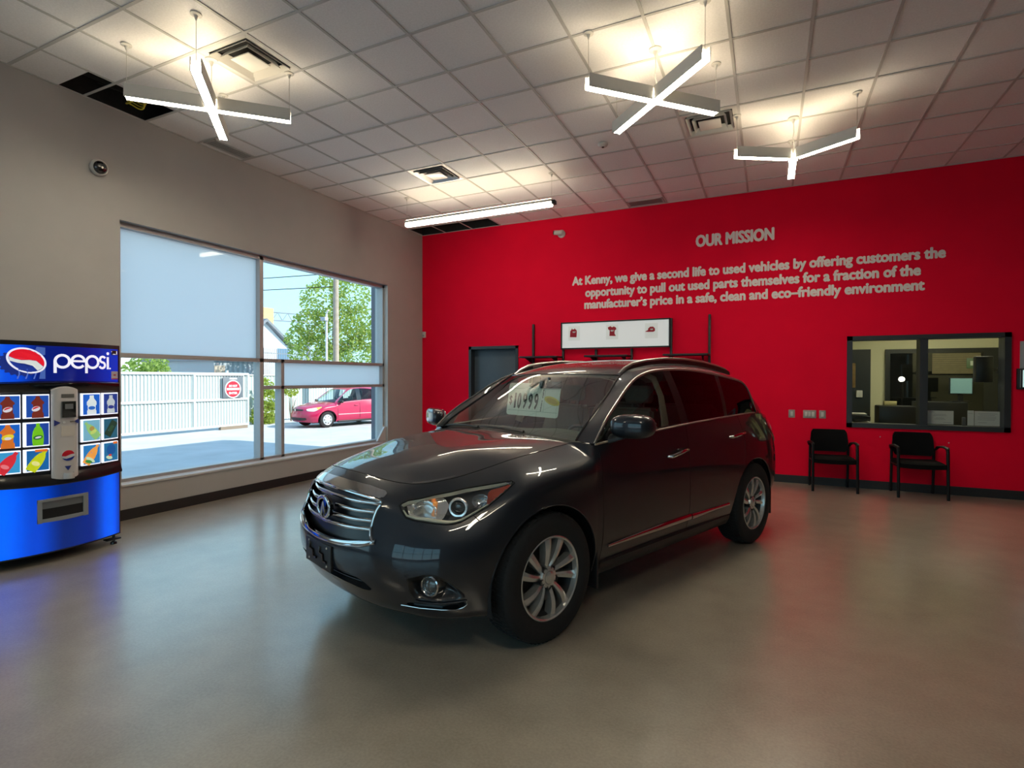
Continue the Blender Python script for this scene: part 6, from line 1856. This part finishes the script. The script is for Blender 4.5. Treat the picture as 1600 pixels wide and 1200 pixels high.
shrub('thin green sapling beside the post behind the red car bonnet', (-18.7, 17.05, GZ), [(0, 0, 1.4, .35, 1.1), (.1, .15, 1.85, .25, 1)], 420, .07, LEAF2, 6)
shrub('green conifer like tree showing above the gate near the vending machine', (-23.5, 13.7, GZ), [(0, -.2, 1.9, .75, .9), (.1, .2, 2.5, .7, .9), (0, .55, 2.1, .55, .8), (0, 0, 3.2, .5, 1.0)], 1900, .085, LEAF, 8, 'tree', 'small_tree', 2.5)
# poles and cables
WOODP = mat('pole_wood', (.34, .29, .23), .85, noise=.2, nscale=6)
MB_ = MB().tube([(-17.9, 18.9, GZ), (-17.9, 18.9, 9.5)], [.14, .11], 14); tag(MB_.build('utility_pole', WOODP), 'tall pale wooden utility pole in front of the leafy tree', 'pole')
t = empty('lamp_post', 'slim white lamp post left of the utility pole', 'lamp post', (-18.2, 18.62, GZ))
MB().tube([(0, 0, 0), (0, 0, 4.75)], .05, 10).build('post', mat('post_white', (.62, .64, .66), .5), t)
MB().tube([(0, 0, 4.75), (.08, -.03, 4.90), (.2, -.08, 4.92)], .035, 8).build('bracket', bpy.data.materials['post_white'], t)
MB().rbox(-.18, .10, -.20, .02, 4.45, 4.62, .02).build('lamp_head', mat('head_grey', (.4, .42, .45), .4), t)
for k, (z, dz) in enumerate(((6.35, .25), (5.75, .2))):
    pts = [(-18.028 - 26 * q, 18.9 - 1.5 * q + 0, z + (1.2 * q) - dz * 4 * q * (1 - q)) for q in np.linspace(0, 1, 14)]
    tag(MB().tube(pts, .018, 6).build('overhead_cable', GAP), ('upper overhead cable running left from the utility pole', 'lower overhead cable running left from the utility pole')[k], 'cable')
# buildings beyond
def bx_building(nm, lab, x, y0, y1, d, h, m, roofm=None, gable=0.0, extra=None):
    t = empty(nm, lab, 'building', (x, 0, GZ))
    MB().box(-d, 0, y0, y1, 0, h).build('wall', m, t, smooth=False)
    if gable:
        ym = (y0 + y1) / 2
        mb = MB(); mb.prism([(y0 - .3, h - .1), (ym, h + gable), (y1 + .3, h - .1), (y1 + .3, h - .35), (ym, h + gable - .25), (y0 - .3, h - .35)], lambda a, b: (.4, a, b), lambda a, b: (-d - .4, a, b)); mb.build('roof', roofm, t, smooth=False)
        mb = MB(); mb.prism([(y0, h - .3), (ym, h + gable - .2), (y1, h - .3)], lambda a, b: (-.02, a, b), lambda a, b: (-d + .02, a, b)); mb.build('gable', m, t, smooth=False)
    else:
        MB().box(-d - .15, .15, y0 - .15, y1 + .15, h, h + .2).build('roof_edge', roofm or m, t, smooth=False)
    return t
WB1 = mat('pale_siding', (.66, .70, .72), .6, noise=.04); ROOFD = mat('grey_roof', (.16, .18, .20), .6)
b1 = bx_building('warehouse', 'white gabled warehouse beyond the barred fence', -38, 29.2, 34.5, 14, 4.7, WB1, ROOFD, 2.1)
MB().box(.0, .03, 33.2, 34.4, 2.4, 4.4).build('window', mat('blue_glass', (.12, .22, .33), .2), b1, smooth=False)
MB().box(-6, -3, 33.0, 35.4, 4.6, 8.2).build('rooftop_hopper', mat('hopper_orange', (.55, .40, .18), .7), b1, smooth=False)
b2 = bx_building('pale_hall', 'pale blue white hall above the gate on the left', -36, 7, 28.4, 1.9, 4.9, mat('hall_white', (.60, .68, .72), .7), ROOFD)
b3 = bx_building('ribbed_shed', 'grey ribbed shed above the right end of the gate', -26, 18.7, 21.4, 6, 2.75, corrugated('shed_sheet', (.30, .34, .37), .3, 'Y'), ROOFD)
MB().box(.0, .05, 18.7, 19.3, .2, 2.5).build('shed_post', WOODP, b3, smooth=False)
cv = empty('conveyor', 'long lattice conveyor high above the warehouse roof', 'conveyor', (-56, 0, GZ))
CVM = mat('conveyor_grey', (.20, .24, .28), .6)
for z in (8.5, 9.5): MB().tube([(0, 34, z), (0, 56, z + .9)], .10, 6).build('conveyor_chord', CVM, cv)
for k in range(14):
    y = 34 + k * 22 / 14; dz = .9 * k / 14; MB().tube([(0, y, 8.5 + dz), (0, y + .8, 9.5 + dz + .03), (0, y + 1.57, 8.5 + dz + .06)], .05, 5).build('conveyor_brace', CVM, cv)
for y in (37.5, 54): MB().tube([(0, y, 0), (0, y, 9)], .25, 8).build('conveyor_leg', CVM, cv)

# ---- parked red car, made with the same loft as the SUV on other proportions
rc = empty('parked_car', 'red saloon car parked in front of the pale fence outside', 'car', (-14.92 - .80, 15.42 + .10, GZ), R(-103))
RP = mat('red_car_paint', S(170, 10, 66), .3, .0, coat=.8)
RG = glass('saloon_glass', (.72, .80, .80), 1.0)
KR = np.array([.86, .86, .80])
def rmap(V):
    W = V * KR
    W = W.copy(); W[:, 2] = np.where(W[:, 2] > .86, .86 + (W[:, 2] - .86) * 1.32, W[:, 2])
    return W
def remit(nm, m, chunks, parent=rc):
    out = []
    for V, N, F in chunks:
        n = N / KR; n = n / np.maximum(np.linalg.norm(n, axis=1, keepdims=True), 1e-9); out.append((rmap(V), n, F))
    return emit(nm, m, out, parent)
remit('body', RP, pair(belt, None, [arch_fn]))
remit('bonnet', RP, pair(hood)); remit('roof', RP, pair(top, lambda u, v: 5.4 <= u)); remit('windscreen', RG, pair(top, lambda u, v: u < 5.4))
remit('roof_pillar', RP, pair(pillar)); remit('door_glass', RG, pair(side_glass, lambda u, v: u < 6.6 or 7.4 <= u < 9)); remit('window_pillar', GLOSSB, pair(side_glass, lambda u, v: 6.6 <= u < 7.4 or u >= 9))
chp = shell(chunk(belt, mkn, [lambda V: -hl_fn(V) + .002]), .012, .02)
for c2 in (chp, mirror(chp)):
    lp = remit('headlamp', mat('saloon_lamp', (.62, .60, .55), .15, coat=1.0) if 'saloon_lamp' not in bpy.data.materials else bpy.data.materials['saloon_lamp'], [c2])
chp = shell(chunk(belt, mkn, [lambda V: -hl_fn(V) + .002, lambda V: .42 - V[:, 0]]), .016, .02)
for c2 in (chp, mirror(chp)): remit('turn_signal', mat('saloon_amber', (.75, .42, .06), .2, coat=1.0) if 'saloon_amber' not in bpy.data.materials else bpy.data.materials['saloon_amber'], [c2])
pg = shell(poly_patch([(-.2, .88), (0, .88), (.40, .865), (.44, .83), (.38, .80), (0, .79), (-.2, .79)]), .004, .01); remit('grille', BLACKP, [pg, mirror(pg)])
pg = shell(poly_patch([(-.2, .50), (0, .50), (.60, .49), (.62, .40), (.50, .36), (0, .34), (-.2, .34)]), .004, .01); remit('bumper_intake', BLACKP, [pg, mirror(pg)])
mb = MB(); mb.lathe([(.05, 0), (.0005, .012)], 20, 'x', (.855, 0, .665)); mb.build('badge', CHROME, rc)
for s_ in (1, -1):
    mb = MB(); mb.tube([(x, s_ * y, .475) for x, y in ((-.45, .818), (-1.0, .812), (-1.4, .812), (-2.0, .818))], .018, 8, flat=.5, up=(0, 1, 0)); mb.build('side_moulding', mat('saloon_moulding', (.55, .28, .30), .4) if 'saloon_moulding' not in bpy.data.materials else bpy.data.materials['saloon_moulding'], rc)
    mb = MB(); superell(mb, (-.56, s_ * .86, .96), .06, .085, .055); mb.build('door_mirror', BLACKP, rc)
    mb = MB(); mb.tube([(-1.18, s_ * .80, .80), (-1.20, s_ * .83, .80), (-1.32, s_ * .83, .81), (-1.34, s_ * .80, .81)], .014, 8); mb.build('door_handle', RP, rc)
    for x in (-.43, -1.43):
        mb = MB(); mb.tube([(x, s_ * .818, .30), (x, s_ * .822, .6), (x, s_ * .79, .9)], .004, 6); mb.build('door_seam', GAP, rc)
    mb = MB(); mb.rbox(-2.0, -.45, min(s_ * .74, s_ * .80), max(s_ * .74, s_ * .80), .17, .24, .01); mb.build('sill', BLACKP, rc)
    for x in (0, -WB * .86):
        mb = MB(); mb.lathe([(.19, -.08), (.26, -.085), (.295, -.07), (.30, -.03), (.30, .03), (.295, .07), (.26, .085), (.195, .08)], 40, 'y'); w = mb.build('wheel', RUBBER, rc); w.location = (x, s_ * .715, .30)
        if s_ < 0: w.rotation_euler = (0, 0, math.pi)
        mb = MB(); mb.lathe([(.20, .082), (.195, .09), (.17, .075), (.12, .085), (.06, .095), (.0005, .096)], 40, 'y'); hc = mb.build('hub_cap', mat('hub_silver', (.55, .56, .57), .35, .6) if 'hub_silver' not in bpy.data.materials else bpy.data.materials['hub_silver'], w)
        mb = MB()
        for k in range(7):
            a = 2 * math.pi * k / 7; mb.lathe([(.020, .075), (.020, .0905), (.0005, .091)], 12, 'y', (.135 * math.cos(a), 0, .135 * math.sin(a)))
        mb.build('hub_hole', RIMDARK, w)
mb = MB(); mb.box(-2.9, .5, -.62, .62, .18, .30); mb.box(-2.7, -.6, -.66, .66, .30, .45); mb.build('floor_pan', PBLK, rc, smooth=False)
for y in (.32, -.32):
    mb = MB(); mb.rbox(-1.35, -1.22, y - .2, y + .2, .45, .98, .04); mb.rbox(-1.38, -1.28, y - .11, y + .11, .99, 1.14, .03); mb.build('seat', mat('saloon_seat', (.12, .12, .12), .8) if 'saloon_seat' not in bpy.data.materials else bpy.data.materials['saloon_seat'], rc)
